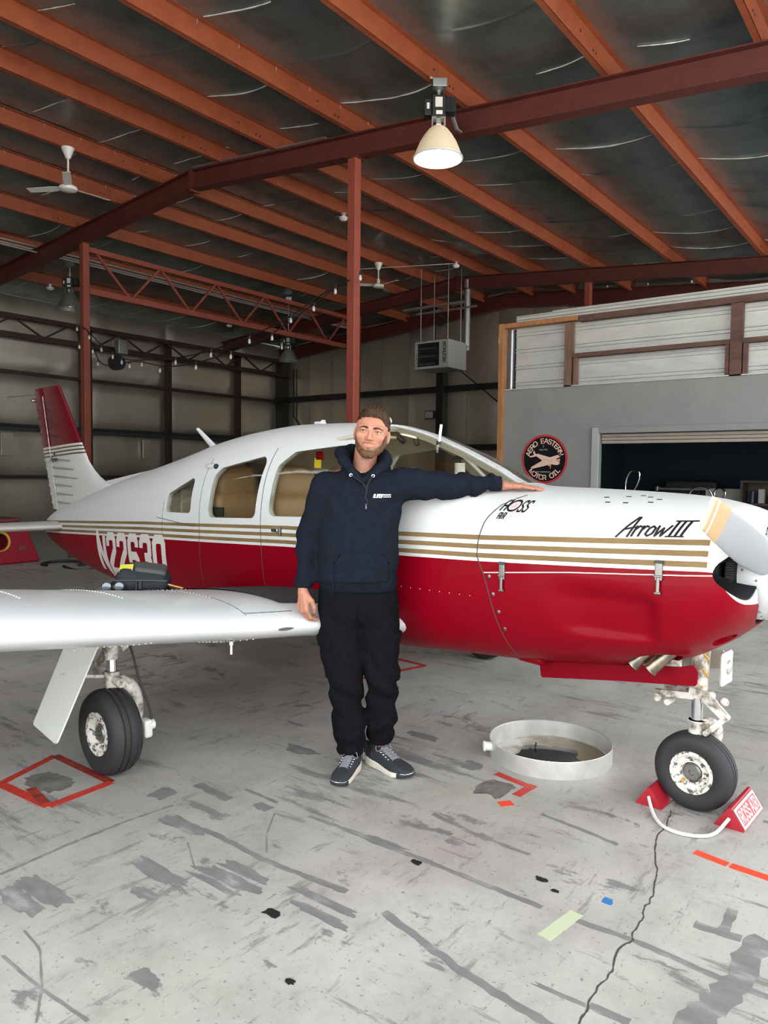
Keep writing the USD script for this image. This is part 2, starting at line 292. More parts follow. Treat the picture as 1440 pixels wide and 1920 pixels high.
# --- end wall
we = thing('wall_back', 'foil insulated gable end wall with black posts', None, kind='structure')
ys = np.arange(5.6, 20.3, 1.1); ys[-1] = YL; rw = [0, 2.3, 4.13, 6.9]
for a, b in zip(ys[:-1], ys[1:]):
    for j in range(3):
        top = rw[j+1] if j < 2 else zs((a+b)/2, ZT+.28)
        obj('insulation_panel', puff((XE, a+.006, rw[j]+.02), (0, 1, 0), (-1, 0, 0), b-a-.012, top-rw[j]-.03, .035, int(a*13)+j), 'foil_wall', we, smooth=True)
obj('outer_skin', [box((XE+.06, (Y0+YL)/2, 2.7), (.06, YL-Y0, 5.4)), bar((XE+.06, YR, 6.3), (XE+.06, YL, 6.3-SL*(YL-YR)), .06, 1.4), bar((XE+.06, YR, 6.3), (XE+.06, Y0, 6.3-SL*(YR-Y0)), .06, 1.4)], 'galvanised', we, smooth=False)
for z in (2.3, 4.13): obj('girt', box((XE-.13, (YL+4)/2, z), (.2, YL-4, .17)), 'black_steel', we, smooth=False)
obj('post', box((XE-.2, 13.0, 2.5), (.24, .24, 5.0)), 'black_steel', we, smooth=False); obj('post', box((XE-.2, 8.6, 2.5), (.24, .24, 5.0)), 'black_steel', we, smooth=False)
obj('brace_cable', cyl((XE-.3, 12.4, 4.75), (XE-.3, 9.6, 2.6), .018, 8), 'black_steel', we)
obj('wall_conduit', [tube([(XE-.25, 19.2, 5.2), (XE-.25, 19.2, 3.4), (XE-.25, 18.95, 3.1), (XE-.25, 18.95, .2)], .02, 8), tube([(XE-.25, 19.35, 5.2), (XE-.25, 19.35, 3.5), (XE-.25, 19.1, 3.2), (XE-.25, 19.1, .2)], .02, 8)], 'black_steel', we)
wf = thing('wall_front', 'added unseen wall left of the open side, behind the camera, shading the tail', None, kind='structure')  # wall added out of view to keep daylight off the tail
obj('wall_sheet', box((X0, (4.6+YL)/2, 3.1), (.08, YL-4.6, 6.2)), 'foil_wall', wf, smooth=False)
# --- grey partition with the roll-up door, right
XG, YG = 11.0, 6.0; YD, ZD = 4.32, 2.13; YDE = -1.6
wr = thing('wall_right', 'grey painted partition with roll-up door and exposed stud framing above', None, kind='structure')
obj('drywall', [box((XG+.06, (YD+YG-.02)/2, 1.43), (.12, YG-.02-YD, 2.86)), box((XG+.06, (YD+YDE)/2, (ZD+2.86)/2), (.12, YD-YDE, 2.86-ZD)), box((XG+.06, (YDE+Y0)/2, 1.43), (.12, YDE-Y0, 2.86))], 'drywall_grey', wr, smooth=False)
obj('return_wall', box(((XG+XE)/2+.1, YG-.06, 1.95), (XE-XG-.1, .08, 3.9)), 'drywall_grey', wr, smooth=False)
obj('door_jamb', cbox((XG-.012, YD+.045, ZD/2+.04), (.05, .11, ZD+.09), .006), 'trim_grey', wr, smooth=False)
obj('door_head', cbox((XG-.012, (YD+YDE)/2, ZD+.045), (.05, YD-YDE, .09), .006), 'drywall_grey', wr, smooth=False)
obj('end_post', box((XG-.005, YG-.035, 1.96), (.16, .07, 3.92)), 'wood_raw', wr, smooth=False)
obj('top_plate', box((XG+.01, 5.32, 3.885), (.14, 1.3, .07)), 'wood_raw', wr, smooth=False)
obj('top_plate', box((XG+.01, .33, 3.87), (.14, 8.65, .085)), 'wood_brown', wr, smooth=False)
for y, w, m in ((4.83, .12, 'wood_aged'), (2.44, .15, 'wood_brown'), (-.1, .14, 'wood_brown'), (-2.4, .14, 'wood_brown')):
    obj('stud', box((XG+.02, y, 3.345), (.1, w, .97)), m, wr, smooth=False)
for y in (4.72, 2.55, 2.325): obj('jack_stud', box((XG+.02, y, 3.075), (.09, .05, .43)), 'wood_aged' if y > 4 else 'wood_brown', wr, smooth=False)
for a, b in ((4.76, 2.52), (2.36, -.03), (-.17, -2.3)): obj('mid_rail', box((XG+.01, (a+b)/2, 3.32), (.12, a-b, .06)), 'wood_brown', wr, smooth=False)
prof = [];z = 2.84
while z < 4.04:
    for dz, dx in ((0, 0), (.09, 0), (.094, -.028), (.106, -.028), (.112, 0), (.14, 0), (.146, -.028), (.158, -.028), (.164, 0)): prof.append((z+dz, dx))
    z += .262
prof = np.array(prof)
def sid(U, V): i = U.astype(int); return np.stack([XG+.105+prof[i, 1], V, prof[i, 0]], -1)
for a, b in ((5.78, 4.9), (4.9, .9), (.9, Y0)): obj('siding_sheet', grid(sid, np.arange(len(prof)), np.array([a, b])), 'siding_zinc', wr, smooth=False)
obj('siding_cap', [box((XG+.19, (5.2+Y0)/2, 4.04), (.05, 5.2-Y0, .03)), box((XG+.21, (5.2+Y0)/2, 4.075), (.05, 5.2-Y0, .03))], 'siding_zinc', wr, smooth=False)
obj('flashing', cyl((XG+.1, 5.86, 2.88), (XG+.1, 5.86, 3.84), .03, 12), 'galvanised', wr); obj('gap_strip', box((XG+.13, 5.79, 3.36), (.02, .07, .96)), 'black_steel', wr, smooth=False)  # black strip put in for the shade of the open gap
obj('drywall_edge', [box((XG+.02, 4.0, 2.868), (.1, 3.9, .015)), box((XG+.02, -1, 2.868), (.1, 6, .015))], 'siding_zinc', wr, smooth=False)
dr = thing('door_1', 'tan slatted roll-up door, almost fully raised', None, kind='structure')
for k in range(3): obj('slat', cbox((XG+.09+.012*(k == 0), (YD+YDE)/2, 2.03+.05*k-.03), (.03, YD-YDE-.02, .047), .01), 'shutter_tan', dr, smooth=30)
obj('door_roll', cyl((XG+.4, YD, 2.45), (XG+.4, YDE, 2.45), .22, 24), 'shutter_tan', dr)
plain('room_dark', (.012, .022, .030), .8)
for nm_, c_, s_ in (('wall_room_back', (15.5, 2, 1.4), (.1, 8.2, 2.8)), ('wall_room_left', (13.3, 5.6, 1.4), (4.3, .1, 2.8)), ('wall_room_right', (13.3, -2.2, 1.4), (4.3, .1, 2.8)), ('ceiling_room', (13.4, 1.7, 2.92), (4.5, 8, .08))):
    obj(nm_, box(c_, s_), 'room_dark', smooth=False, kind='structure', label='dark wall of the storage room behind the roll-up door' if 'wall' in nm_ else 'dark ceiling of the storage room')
# ---------------------------------------------------------------- the aeroplane; local axes: x aft from the nose wheel, y starboard, z up
from scipy.interpolate import PchipInterpolator as PCH
plain('paint_red', (.205, .0005, .008), .42, coat_weight=.05, coat_roughness=.08, specular_ior_level=.08); plain('paint_white', (.62, .63, .64), .3, coat_weight=.25, coat_roughness=.1)
plain('gear_white', (.62, .60, .55), .45); plain('door_plate', (.66, .67, .63), .4); plain('leather_tan', (.36, .225, .115), .45); plain('lining_cream', (.50, .46, .37), .7)
plain('heater_shade', (.30, .29, .27), .5); plain('seam_dark', (.05, .045, .04), .6); plain('ink_black', (.01, .01, .012), .4); plain('letter_white', (.70, .68, .64), .4); plain('pink_print', (.72, .47, .46), .5)
plain('steel_worn', (.25, .245, .23), .4, .85); plain('silver_blade', (.36, .37, .39), .38, .5); plain('blade_cream', (.50, .44, .35), .45); plain('blade_gold', (.42, .27, .13), .5)
plain('dash_olive', (.10, .10, .075), .5); plain('intake_black', (.008, .009, .011), .6); plain('wing_walk', (.035, .035, .038), .85); plain('streamer_yellow', (.7, .55, .02), .5)
noise_mat('rim_chipped', [(.40, (.10, .09, .08)), (.47, (.70, .66, .60))], 45, .45, detail=3); noise_mat('exhaust_steel', [(.35, (.16, .15, .14)), (.65, (.42, .36, .25))], 14, .32, .9)
noise_mat('gear_grimy', [(.38, (.20, .16, .12)), (.55, (.62, .59, .53))], 22, .5, detail=4); plain('tag_gold', (.6, .33, .05), .4)
mat('cabin_glass', {'t': ('transparent_bsdf', {'color': (.93, .93, .89)}), 'g': ('glossy_bsdf', {'roughness': .02, 'color': (.9, .92, .95)}), 'w': ('layer_weight', {'blend': .5}), 'q': ('math', {'math_type': 'power', 'value2': 4.0}), 'k': ('math', {'math_type': 'multiply_add', 'value2': .45, 'value3': .03}), 'x': ('mix_closure', {})}, [('w.facing', 'q.value1'), ('q.value', 'k.value1'), ('k.value', 'x.fac'), ('t.BSDF', 'x.closure1'), ('g.BSDF', 'x.closure2')], 'x.closure')
def livery():   # red below, white above, three gold pinstripes between; the line is painted along the airframe
    n = {'t': ('texture_coordinate', {}), 's': ('separate_xyz', {}), 'p': ('principled_bsdf', {'roughness': .4, 'coat_weight': .06, 'coat_roughness': .06, 'specular_ior_level': .08}),
         'ra': ('map_range', {'from_min': -1.0, 'from_max': 7.0}), 'zr': ('rgb_ramp', {'ramp': [((a+1)/8, (z/2,)*3) for a, z in LINE]}), 'dz': ('math', {'math_type': 'multiply_add', 'value2': -2.0}),
         'q': ('map_range', {'from_min': -.2, 'from_max': .2}), 'n': ('noise_texture', {'scale': 3, 'detail': 4}), 'g': ('rgb_ramp', {'ramp': [(.35, (.19, .125, .055)), (.65, (.25, .165, .075))]})}
    W, R = (.62, .627, .627), (.215, .0005, .008); st = [(0, R)]
    n['c1'] = ('rgb_ramp', {'interpolate': False, 'ramp': [(0, (0, 0, 0)), (.5, (1, 1, 1))]})          # white over red
    gs = []; b = .018
    for k in range(3): gs += [(.5+b/.4, (1, 1, 1)), (.5+(b+.022)/.4, (0, 0, 0))]; b += .042
    n['c2'] = ('rgb_ramp', {'interpolate': False, 'ramp': [(0, (0, 0, 0))]+gs}); n['m1'] = ('mix_color', {'a': R, 'b': W}); n['m2'] = ('mix_color', {}); n['gt'] = ('math', {'math_type': 'greater_than', 'value2': -.180}); n['mu'] = ('math', {'math_type': 'multiply'})
    l = [('t.object', 's.vector'), ('s.x', 'ra.value'), ('ra.result', 'zr.fac'), ('zr.color', 'dz.value1'), ('s.z', 'dz.value3'), ('dz.value', 'q.value'), ('q.result', 'c1.fac'), ('q.result', 'c2.fac'), ('c1.color', 'm1.fac'), ('s.x', 'gt.value1'), ('c2.color', 'mu.value1'), ('gt.value', 'mu.value2'), ('mu.value', 'm2.fac'),
         ('t.object', 'n.vector'), ('n.fac', 'g.fac'), ('m1.result', 'm2.a'), ('g.color', 'm2.b'), ('m2.result', 'p.base_color')]
    mat('fuselage_paint', n, l)
LINE = [(-.4, .93), (-.31, .985), (-.255, 1.05), (-.215, 1.142), (-.15, 1.142), (.3, 1.122), (.86, 1.10), (2.2, 1.072), (4.0, 1.0), (5.4, .925), (6.8, .85)]
livery()
def fin_paint():
    n = {'t': ('texture_coordinate', {}), 's': ('separate_xyz', {}), 'p': ('principled_bsdf', {'roughness': .32, 'coat_weight': .15, 'specular_ior_level': .25}), 'd': ('math', {'math_type': 'multiply_add', 'value2': .05}), 'q': ('map_range', {'from_min': 1.75, 'from_max': 2.25})}
    W, R, G = (.60, .60, .585), (.14, .003, .012), (.12, .075, .04); z = lambda v: (v+.295-1.75)/.5
    n['r'] = ('rgb_ramp', {'interpolate': False, 'ramp': [(0, W), (z(1.672), G), (z(1.688), W), (z(1.706), G), (z(1.722), W), (z(1.742), G), (z(1.757), W), (z(1.78), R)]})
    mat('fin_paint', n, [('t.object', 's.vector'), ('s.x', 'd.value1'), ('s.z', 'd.value3'), ('d.value', 'q.value'), ('q.result', 'r.fac'), ('r.color', 'p.base_color')])
fin_paint()
TH = math.radians(84.8); N0 = np.array([3.55, .90, 0])
plane = thing('aeroplane', 'white and red low-wing light aeroplane with gold pinstripes, nose to the right', 'aeroplane', N0, TH)
def W(a, s, z): c, q = math.cos(TH), math.sin(TH); return N0+np.array([c*a-q*s, q*a+c*s, z])
# sections:   a     zb    zt     w     zw    nU   nL
SEC = np.array([
 (-.295, .985, 1.27, .34, 1.12, 2.6, 2.6), (-.285, .95, 1.30, .385, 1.12, 2.7, 2.6), (-.255, .90, 1.345, .425, 1.11, 2.8, 2.5), (-.20, .845, 1.378, .452, 1.10, 2.9, 2.5), (-.10, .765, 1.405, .475, 1.09, 3.0, 2.5),
 (0, .71, 1.424, .482, 1.08, 2.8, 2.5), (.15, .66, 1.435, .490, 1.08, 2.8, 2.6), (.45, .61, 1.447, .505, 1.08, 2.7, 2.8), (.80, .575, 1.456, .522, 1.08, 2.7, 3.0), (.90, .568, 1.464, .526, 1.09, 2.7, 3.0),
 (1.1, .555, 1.555, .536, 1.12, 2.6, 3.1), (1.37, .535, 1.672, .550, 1.14, 2.6, 3.2), (1.65, .515, 1.768, .563, 1.15, 2.6, 3.2), (1.87, .50, 1.81, .575, 1.16, 2.6, 3.2), (2.2, .485, 1.828, .577, 1.17, 2.6, 3.2), (2.53, .47, 1.832, .572, 1.17, 2.5, 3.2), (2.98, .46, 1.80, .558, 1.16, 2.4, 3.1),
 (3.4, .455, 1.742, .530, 1.13, 2.3, 3.0), (3.76, .455, 1.668, .50, 1.10, 2.2, 2.9), (4.3, .47, 1.565, .432, 1.06, 2.1, 2.7), (4.8, .495, 1.475, .362, 1.03, 2.05, 2.5), (5.35, .54, 1.362, .28, .99, 2, 2.3), (6.0, .63, 1.21, .178, .95, 2, 2.1), (6.5, .745, 1.085, .09, .93, 2, 2), (6.72, .82, 1.0, .035, .91, 2, 2)])
SP = [PCH(SEC[:, 0], SEC[:, k]) for k in range(1, 7)]
def smoothstep(x, a, b): t = np.clip((x-a)/(b-a), 0, 1); return t*t*(3-2*t)
def dent(a, z):     # the stepped cheek pressed into the lower cowling and the blister round the exhaust
    q = smoothstep(a, .00, .05)*(1-smoothstep(a, .30, .52))*smoothstep(z, .80, .86)*(1-smoothstep(z, 1.00, 1.025))
    e = np.exp(-(((a-.02)/.16)**2+((z-.83)/.06)**2))
    return -.034*q+.018*e
def fus_pt(a, th, off=0.0):
    zb, zt, w, zw, nU, nL = [s(a) for s in SP]; c, s = np.cos(th), np.sin(th); n = np.where(s >= 0, nU, nL)
    y = (w-off)*np.sign(c)*np.abs(c)**(2/n); h = np.where(s >= 0, zt-zw, zw-zb)-off; z = zw+h*np.sign(s)*np.abs(s)**(2/n)
    y = y+np.sign(y)*dent(a, z)*(a < 1.0); return np.stack([a+0*y, y, z], -1)
def loft(a0, a1, off=0.0, n=128, da=.03, closed=True):
    A = np.arange(a0, a1+.5*da, da); A[-1] = a1; A = np.unique(np.concatenate([A, [x for x in (-.295, -.29, -.285, -.275, -.265, -.24) if a0 <= x <= a1]])); t = np.arange(n)*2*PI/n
    t = t+.0*t; P = fus_pt(A[:, None], t[None, :], off); v = P.reshape(-1, 3); f = []; N = len(A)
    i = np.arange(N-1)[:, None]*n; k = np.arange(n)[None, :]; l = (k+1) % n
    f = np.vstack([np.stack([(i+k), (i+n+k), (i+n+l)], -1).reshape(-1, 3), np.stack([(i+k), (i+n+l), (i+l)], -1).reshape(-1, 3)])
    v = np.vstack([v, P[0].mean(0), P[-1].mean(0)]); e = len(v)-2; k = np.arange(n); l = (k+1) % n
    f = np.vstack([f, np.stack([np.full(n, e), k, l], 1), np.stack([np.full(n, e+1), (N-1)*n+l, (N-1)*n+k], 1)]); q = T(v, f)
    if q.volume < 0: q.invert()
    return q
def side_y(a, z, off=0.0):        # starboard skin at (a, z)
    a, z = np.asarray(a, float), np.asarray(z, float); zb, zt, w, zw, nU, nL = [s(a) for s in SP]
    n = np.where(z >= zw, nU, nL); h = np.where(z >= zw, zt-zw, zw-zb); t = np.clip(np.abs(z-zw)/h, 0, .9999)
    return w*(1-t**n)**(1/n)+dent(a, z)*(a < 1.0)+off
def prism(pts, y0=-1.2, y1=1.2, r=0.0):   # side-view polygon (a, z) pushed through the cabin
    p = Polygon(pts)
    if r: p = p.buffer(-r).buffer(r, quad_segs=6)
    e = extrude(p, y1-y0); v = e.vertices.copy(); e.vertices = np.stack([v[:, 0], v[:, 2]+y0, v[:, 1]], 1); e.invert()
    if e.volume < 0: e.invert()
    return man(e)
W1 = prism([(3.625, 1.215), (3.615, 1.345), (3.26, 1.478), (3.255, 1.222)], r=.035)
W2 = prism([(3.03, 1.205), (3.015, 1.475), (2.95, 1.535), (2.50, 1.612), (2.465, 1.57), (2.50, 1.225)], r=.05)
W3 = prism([(2.37, 1.245), (2.345, 1.545), (2.23, 1.635), (1.80, 1.675), (1.72, 1.64), (1.47, 1.33), (1.5, 1.275)], r=.05)
WS = prism([(.90, 1.478), (.75, 1.75), (1.2, 2.1), (1.80, 2.1), (1.83, 1.80), (1.79, 1.745), (1.66, 1.66), (1.40, 1.36), (1.20, 1.40)], r=.012)
outer, inner = man(loft(-.295, 6.72)), man(loft(.92, 3.75, .028))
holes = W1+W2+W3+WS
body = (outer-inner)-holes
inl = []
for s in (-1, 1):
    e = m3.Manifold.sphere(1.0, 48).scale((.30, .145, .105)).translate((-.30, s*.315, 1.135)); body = body-e
e = m3.Manifold.sphere(1.0, 32).scale((.10, .09, .045)).rotate((0, -38, 0)).translate((-.17, .18, .83)); body = body-e
body = body-m3.Manifold.sphere(1.0, 32).scale((.13, .14, .05)).rotate((0, 20, 0)).translate((.10, .27, .70))
cyx = lambda r, a0, a1: m3.Manifold.cylinder(a1-a0, r, r, 64).rotate((0, 90, 0)).translate((a0, 0, 1.10))
body = body-cyx(.214, -.75, -.13); inl_ = m3.Manifold(); 
for s in (-1, 1): inl_ = inl_+m3.Manifold.sphere(1.0, 48).scale((.30, .145, .105)).translate((-.30, s*.315, 1.135))
obj('nose_bowl', tri((((cyx(.213, -.40, -.132)-cyx(.208, -.41, -.14)) ^ man(loft(-.29, .5, .006)))-inl_)), 'intake_black', plane)
obj('fuselage', tri(body), 'fuselage_paint', plane, smooth=40)
obj('cabin_lining', tri((man(loft(.93, 3.74, .030))-man(loft(1.02, 3.70, .038)))-holes), 'lining_cream', plane, smooth=40)
gs = man(loft(.6, 4.0, .006))-man(loft(.61, 3.99, .011)); post = man(box((1.4, 0, 1.7), (1.2, .06, .8)))
for w_ in (W1, W2, W3):
    for q_ in (gs ^ w_).decompose(): obj('window_glass', tri(q_), 'cabin_glass', plane, smooth=40)
obj('windscreen', tri((gs ^ WS)-post), 'cabin_glass', plane, smooth=40)
obj('centre_strip', tri(((man(loft(.6, 4.0, -.002))-man(loft(.61, 3.99, .012))) ^ WS) ^ man(box((1.4, 0, 1.7), (1.2, .062, .8)))), 'paint_white', plane, smooth=40)
obj('windscreen_post', tri(((man(loft(.6, 4.0, .014))-man(loft(.61, 3.99, .05))) ^ WS) ^ man(box((1.4, 0, 1.7), (1.2, .05, .8)))), 'lining_cream', plane, smooth=40)
obj('fasteners', [lathe([(.004, 0), (.003, .003), (0, .004)], 6, (a, s*.026, float(SP[1](a))+.001)) for a in np.arange(.95, 1.8, .07) for s in (-1, 1)], 'steel_worn', plane, kind='stuff')
for s in (-1, 1):
    e = m3.Manifold.sphere(1.0, 48); obj('intake_liner', tri(((e.scale((.302, .147, .107)).translate((-.30, s*.315, 1.135))-e.scale((.285, .140, .100)).translate((-.30, s*.315, 1.135))) ^ man(box((-.08, s*.3, 1.13), (.44, .8, .5))) ^ man(loft(-.29, 2.0, .008)))-cyx(.207, -.6, -.139)), 'intake_black', plane)
# skin patches: shapes drawn in (a, z) and laid on the starboard side
def fine(mesh, mx): 
    v, f = trimesh.remesh.subdivide_to_size(mesh.vertices, mesh.faces, mx); return T(v, f)
def on_side(poly, th=.0016, mx=.03):
    g = poly if poly.geom_type != 'Polygon' else None; ps = list(poly.geoms) if g is not None else [poly]; out = []
    for p in ps:
        if p.is_empty or p.area < 1e-7: continue
        v2, f2 = trimesh.creation.triangulate_polygon(p, engine='earcut'); q = fine(T(np.c_[v2, np.zeros(len(v2))], f2), mx)
        v = q.vertices; y = side_y(v[:, 0], v[:, 1], th); o = T(np.stack([v[:, 0], y, v[:, 1]], 1), q.faces)
        if (o.face_normals[:, 1]*o.area_faces).sum() < 0: o.invert()
        out.append(o)
    return trimesh.util.concatenate(out)
def seam(pts, r=.0022, step=.03):
    p = np.array(pts); d = np.concatenate([[0], np.cumsum(np.linalg.norm(np.diff(p, axis=0), axis=1))]); t = np.linspace(0, d[-1], max(3, int(d[-1]/step)))
    a, z = np.interp(t, d, p[:, 0]), np.interp(t, d, p[:, 1]); return tube(np.stack([a, side_y(a, z), z], 1), r, 6)
obj('panel_seam', seam([(.72, 1.415), (.80, 1.37), (.845, 1.3), (.86, 1.2), (.86, 1.12), (.825, 1.05), (.80, .98), (.765, .85), (.74, .75), (.72, .64)], .003), 'seam_dark', plane, label='dark joint line behind the engine cowling')
obj('panel_seam', seam([(.82, 1.05), (.4, 1.09), (-.02, 1.118), (-.2, 1.13)], .003), 'letter_white', plane, label='pale joint between upper and lower cowling')
obj('panel_seam', [seam([(3.75, 1.17), (3.2, 1.135)]), seam([(3.66, 1.3), (3.665, .6)], .0018), seam([(3.13, 1.6), (3.13, .75)], .0018)], 'seam_dark', plane)
obj('panel_seam', seam([(2.42, 1.66), (2.44, 1.2), (2.42, .82), (2.0, .76)], .0022), 'seam_dark', plane)
strokes = {'N': [[(0, 0), (0, 1), (.55, 0), (.55, 1)]], '2': [[(0, .72), (0, .88), (.1, 1), (.45, 1), (.55, .88), (.55, .62), (0, .18), (0, 0), (.55, 0)]], '6': [[(.55, .75), (.55, .88), (.45, 1), (.1, 1), (0, .88), (0, .12), (.1, 0), (.45, 0), (.55, .12), (.55, .42), (.45, .52), (0, .52)]],
 '3': [[(0, .75), (0, .88), (.1, 1), (.45, 1), (.55, .88), (.55, .62), (.45, .52), (.2, .52)], [(.45, .52), (.55, .42), (.55, .12), (.45, 0), (.1, 0), (0, .12), (0, .28)]], 'Q': [[(.1, 0), (0, .12), (0, .88), (.1, 1), (.45, 1), (.55, .88), (.55, .12), (.45, 0), (.1, 0)], [(.34, .2), (.62, -.1)]],
 'R': [[(0, 0), (0, 1), (.42, 1), (.55, .9), (.55, .62), (.42, .5), (0, .5)], [(.3, .5), (.55, 0)]], 'O': [[(.1, 0), (0, .12), (0, .88), (.1, 1), (.45, 1), (.55, .88), (.55, .12), (.45, 0), (.1, 0)]], 'S': [[(.55, .8), (.55, .9), (.45, 1), (.1, 1), (0, .9), (0, .62), (.55, .38), (.55, .1), (.45, 0), (.1, 0), (0, .1), (0, .2)]], 'A': [[(0, 0), (0, .9), (.12, 1), (.55, 1), (.55, 0)], [(0, .5), (.55, .5)]], 'I': [[(.1, 0), (.1, 1)]]}
def word(txt, h, w, gap, lw, slant=0.0, cap='flat'):
    x = 0; ps = []
    for c in txt:
        for st in strokes[c]: ps.append(LineString([((px/.55)*w*(.3 if c == 'I' else 1)+x+slant*py*h, py*h) for px, py in st]).buffer(lw/2, cap_style=cap, join_style='mitre', mitre_limit=1.5))
        x += (w*(.3 if c == 'I' else 1))+gap
    return unary_union(ps)
def flip(poly, a0, z0, k=0.0): return affinity.affine_transform(poly, [-1, 0, -k*-1, 1, a0, z0])   # text x runs towards the nose
ng = word('N2263Q', .30, .150, .088, .068)
obj('registration', on_side(affinity.affine_transform(ng, [-1, 0, .048, 1, 4.99, .648])), 'letter_white', plane, label='white registration N2263Q on the rear fuselage', smooth=True)
ar = [[(0, 0), (.16, .55), (.34, 1.0), (.40, 1.0), (.40, .02)], [(.10, .38), (.44, .50)], [(.52, .55), (.54, .05)], [(.53, .35), (.62, .56), (.70, .52)], [(.76, .55), (.78, .05)], [(.77, .35), (.86, .56), (.94, .52)], [(1.1, .05), (.99, .15), (1.0, .42), (1.1, .55), (1.22, .45), (1.22, .18), (1.1, .05)], [(1.30, .55), (1.36, .05), (1.5, .45), (1.56, .05), (1.72, .56)]]
ag = [LineString([(x+.30*y, y) for x, y in l]).buffer(.042, join_style='round') for l in ar]
for k in range(3): ag.append(LineString([(1.86+k*.2+.3*0.02, .02), (1.86+k*.2+.3*.8, .8)]).buffer(.046, cap_style='flat'))
ag += [LineString([(1.76, .03), (2.36, .03)]).buffer(.032), LineString([(1.98, .80), (2.68, .80)]).buffer(.032)]
obj('model_script', on_side(affinity.affine_transform(unary_union(ag), [-.115, 0, .006, .078, .192, 1.258]), mx=.02), 'ink_black', plane, label='black script Arrow III on the cowling', smooth=True)
rg = unary_union([affinity.translate(word('A', .050, .024, 0, .0082, .36), -.004, 0), affinity.translate(word('S', .050, .019, 0, .0075, .36), .099, 0), affinity.translate(word('S', .050, .019, 0, .0075, .36), .128, 0), affinity.translate(word('AIR', .030, .012, .007, .0055, .3), .0, -.040)])
ell = affinity.rotate(affinity.scale(Point(.067, .026).buffer(1, 32), .033, .024), 18); rg = unary_union([rg, ell.boundary.buffer(.0042)])
LG = lambda q: affinity.affine_transform(q, [-.88, 0, 0, .95, .79, 1.342])
obj('company_logo', on_side(LG(rg), .0022, .012), 'ink_black', plane, label='black ROSS AIR lettering on the cowling', smooth=True)
fan = [ell.buffer(-.012).intersection(sbox(.058, 0, .2, .06))]+[LineString([(.066+.004*k, .004), (.078+.013*k, -.068+.012*k)]).buffer(.0008) for k in range(6)]+[LineString([(.06+.002*k, .004), (.042+.002*k, .045-.006*k)]).buffer(.0012) for k in range(5)]
obj('logo_tint', on_side(LG(unary_union(fan)), .0015, .012), 'pink_print', plane, smooth=True)
# cowl latches, quarter-turn fasteners, rivets, small fittings
def side_frame(a, z):
    p = np.array([a, float(side_y(a, z)), z]); e = 1e-3; q = np.array([a-e, float(side_y(a-e, z)), z])-p; q /= np.linalg.norm(q); v = np.array([a, float(side_y(a, z+e)), z+e])-p; v -= q*(q@v); v /= np.linalg.norm(v); return p, q, v
for a, z in ((.718, 1.045), (-.003, 1.112)):
    o, ex, ey = side_frame(a, z); n = np.cross(ex, ey); n = n if n[1] > 0 else -n
    lt = obj('cowl_latch', place(cbox((0, .02, .006), (.030, .075, .012), .003), o, ex, ey), 'steel_worn', plane)
    obj('latch_handle', [place(cbox((0, -.035, .012), (.014, .065, .010), .003), o, ex, ey), place(cyl((-.017, 0, .008), (.017, 0, .008), .006, 10), o, ex, ey), place(cyl((-.012, -.068, .01), (.012, -.068, .01), .006, 10), o, ex, ey)], 'steel_worn', lt)
    obj('latch_hook', place(cbox((0, .058, .009), (.034, .012, .016), .002), o, ex, ey), 'seam_dark', lt)
for a, z in ((.79, 1.035), (.768, .953), (.742, .871), (.722, .791)):
    o, ex, ey = side_frame(a, z); obj('screw', place(lathe([(.0095, 0), (.0095, .003), (.006, .005), (0, .005)], 12), o, ex, ey), 'steel_worn', plane)
for a, z in ((.30, 1.395), (.22, 1.395), (.12, 1.40), (.24, 1.42), (.33, 1.415), (.15, 1.42), (.10, 1.412), (.19, 1.425)):
    o, ex, ey = side_frame(a, z); obj('access_screw', place(box((0, 0, .001), (.022, .005, .003)), o, ex, ey), 'ink_black', plane, smooth=False)
rv = []
for a in np.arange(3.9, 5.3, .045): rv.append((a, 1.20-.075*(a-3.9)))
for z in np.arange(.62, 1.35, .045): rv += [(3.66, z), (1.6, z-.02)]
for a in np.arange(.9, 1.7, .06): rv += [(a, .93), (a, 1.33-.02*(a-.9))]
obj('rivet', [place(lathe([(.0028, 0), (.002, .0014), (0, .0018)], 5), *side_frame(a, z)) for a, z in rv], 'letter_white', plane, kind='stuff')
o, ex, ey = side_frame(3.10, 1.545); vt = obj('air_vent', place(tri(m3.Manifold.sphere(1, 24).scale((.085, .022, .022)) ^ man(box((0, 0, .05), (.2, .2, .1)))), o, ex, ey+0), 'paint_white', plane); obj('vent_mouth', place(tri(m3.Manifold.sphere(1, 16).scale((.02, .018, .018))), o+ex*.075+np.array([0, .006, 0]), ex, ey), 'intake_black', vt)
o, ex, ey = side_frame(2.29, 1.165); dh = obj('door_handle', place(cbox((0, 0, .008), (.06, .022, .014), .005), o, ex, ey), 'chrome', plane)
obj('door_latch', place(cbox((.05, -.004, .01), (.014, .05, .018), .004), o, ex, ey), 'steel_worn', plane)
def blade_ant(b, t, w0, w1, th, m='paint_white'):
    b, t = np.array(b, float), np.array(t, float); e = lambda p, w: m3.Manifold.sphere(1, 20).scale((w, th, .012)).translate([float(x) for x in p]); return tri(m3.Manifold.hull(e(b, w0)+e(t, w1)))
obj('blade_antenna', blade_ant((3.70, 0, 1.67), (3.965, 0, 1.845), .055, .022, .012), 'paint_white', plane, label='white swept blade antenna on the cabin roof')
obj('roof_puck', [cbox((2.53, 0, 1.842), (.075, .05, .022), .008), cbox((2.5, 0, 1.856), (.02, .03, .012), .004)], 'paint_white', plane)
obj('beacon', tri(m3.Manifold.sphere(.028, 24).translate((1.92, 0, 1.832))), 'paint_white', plane)
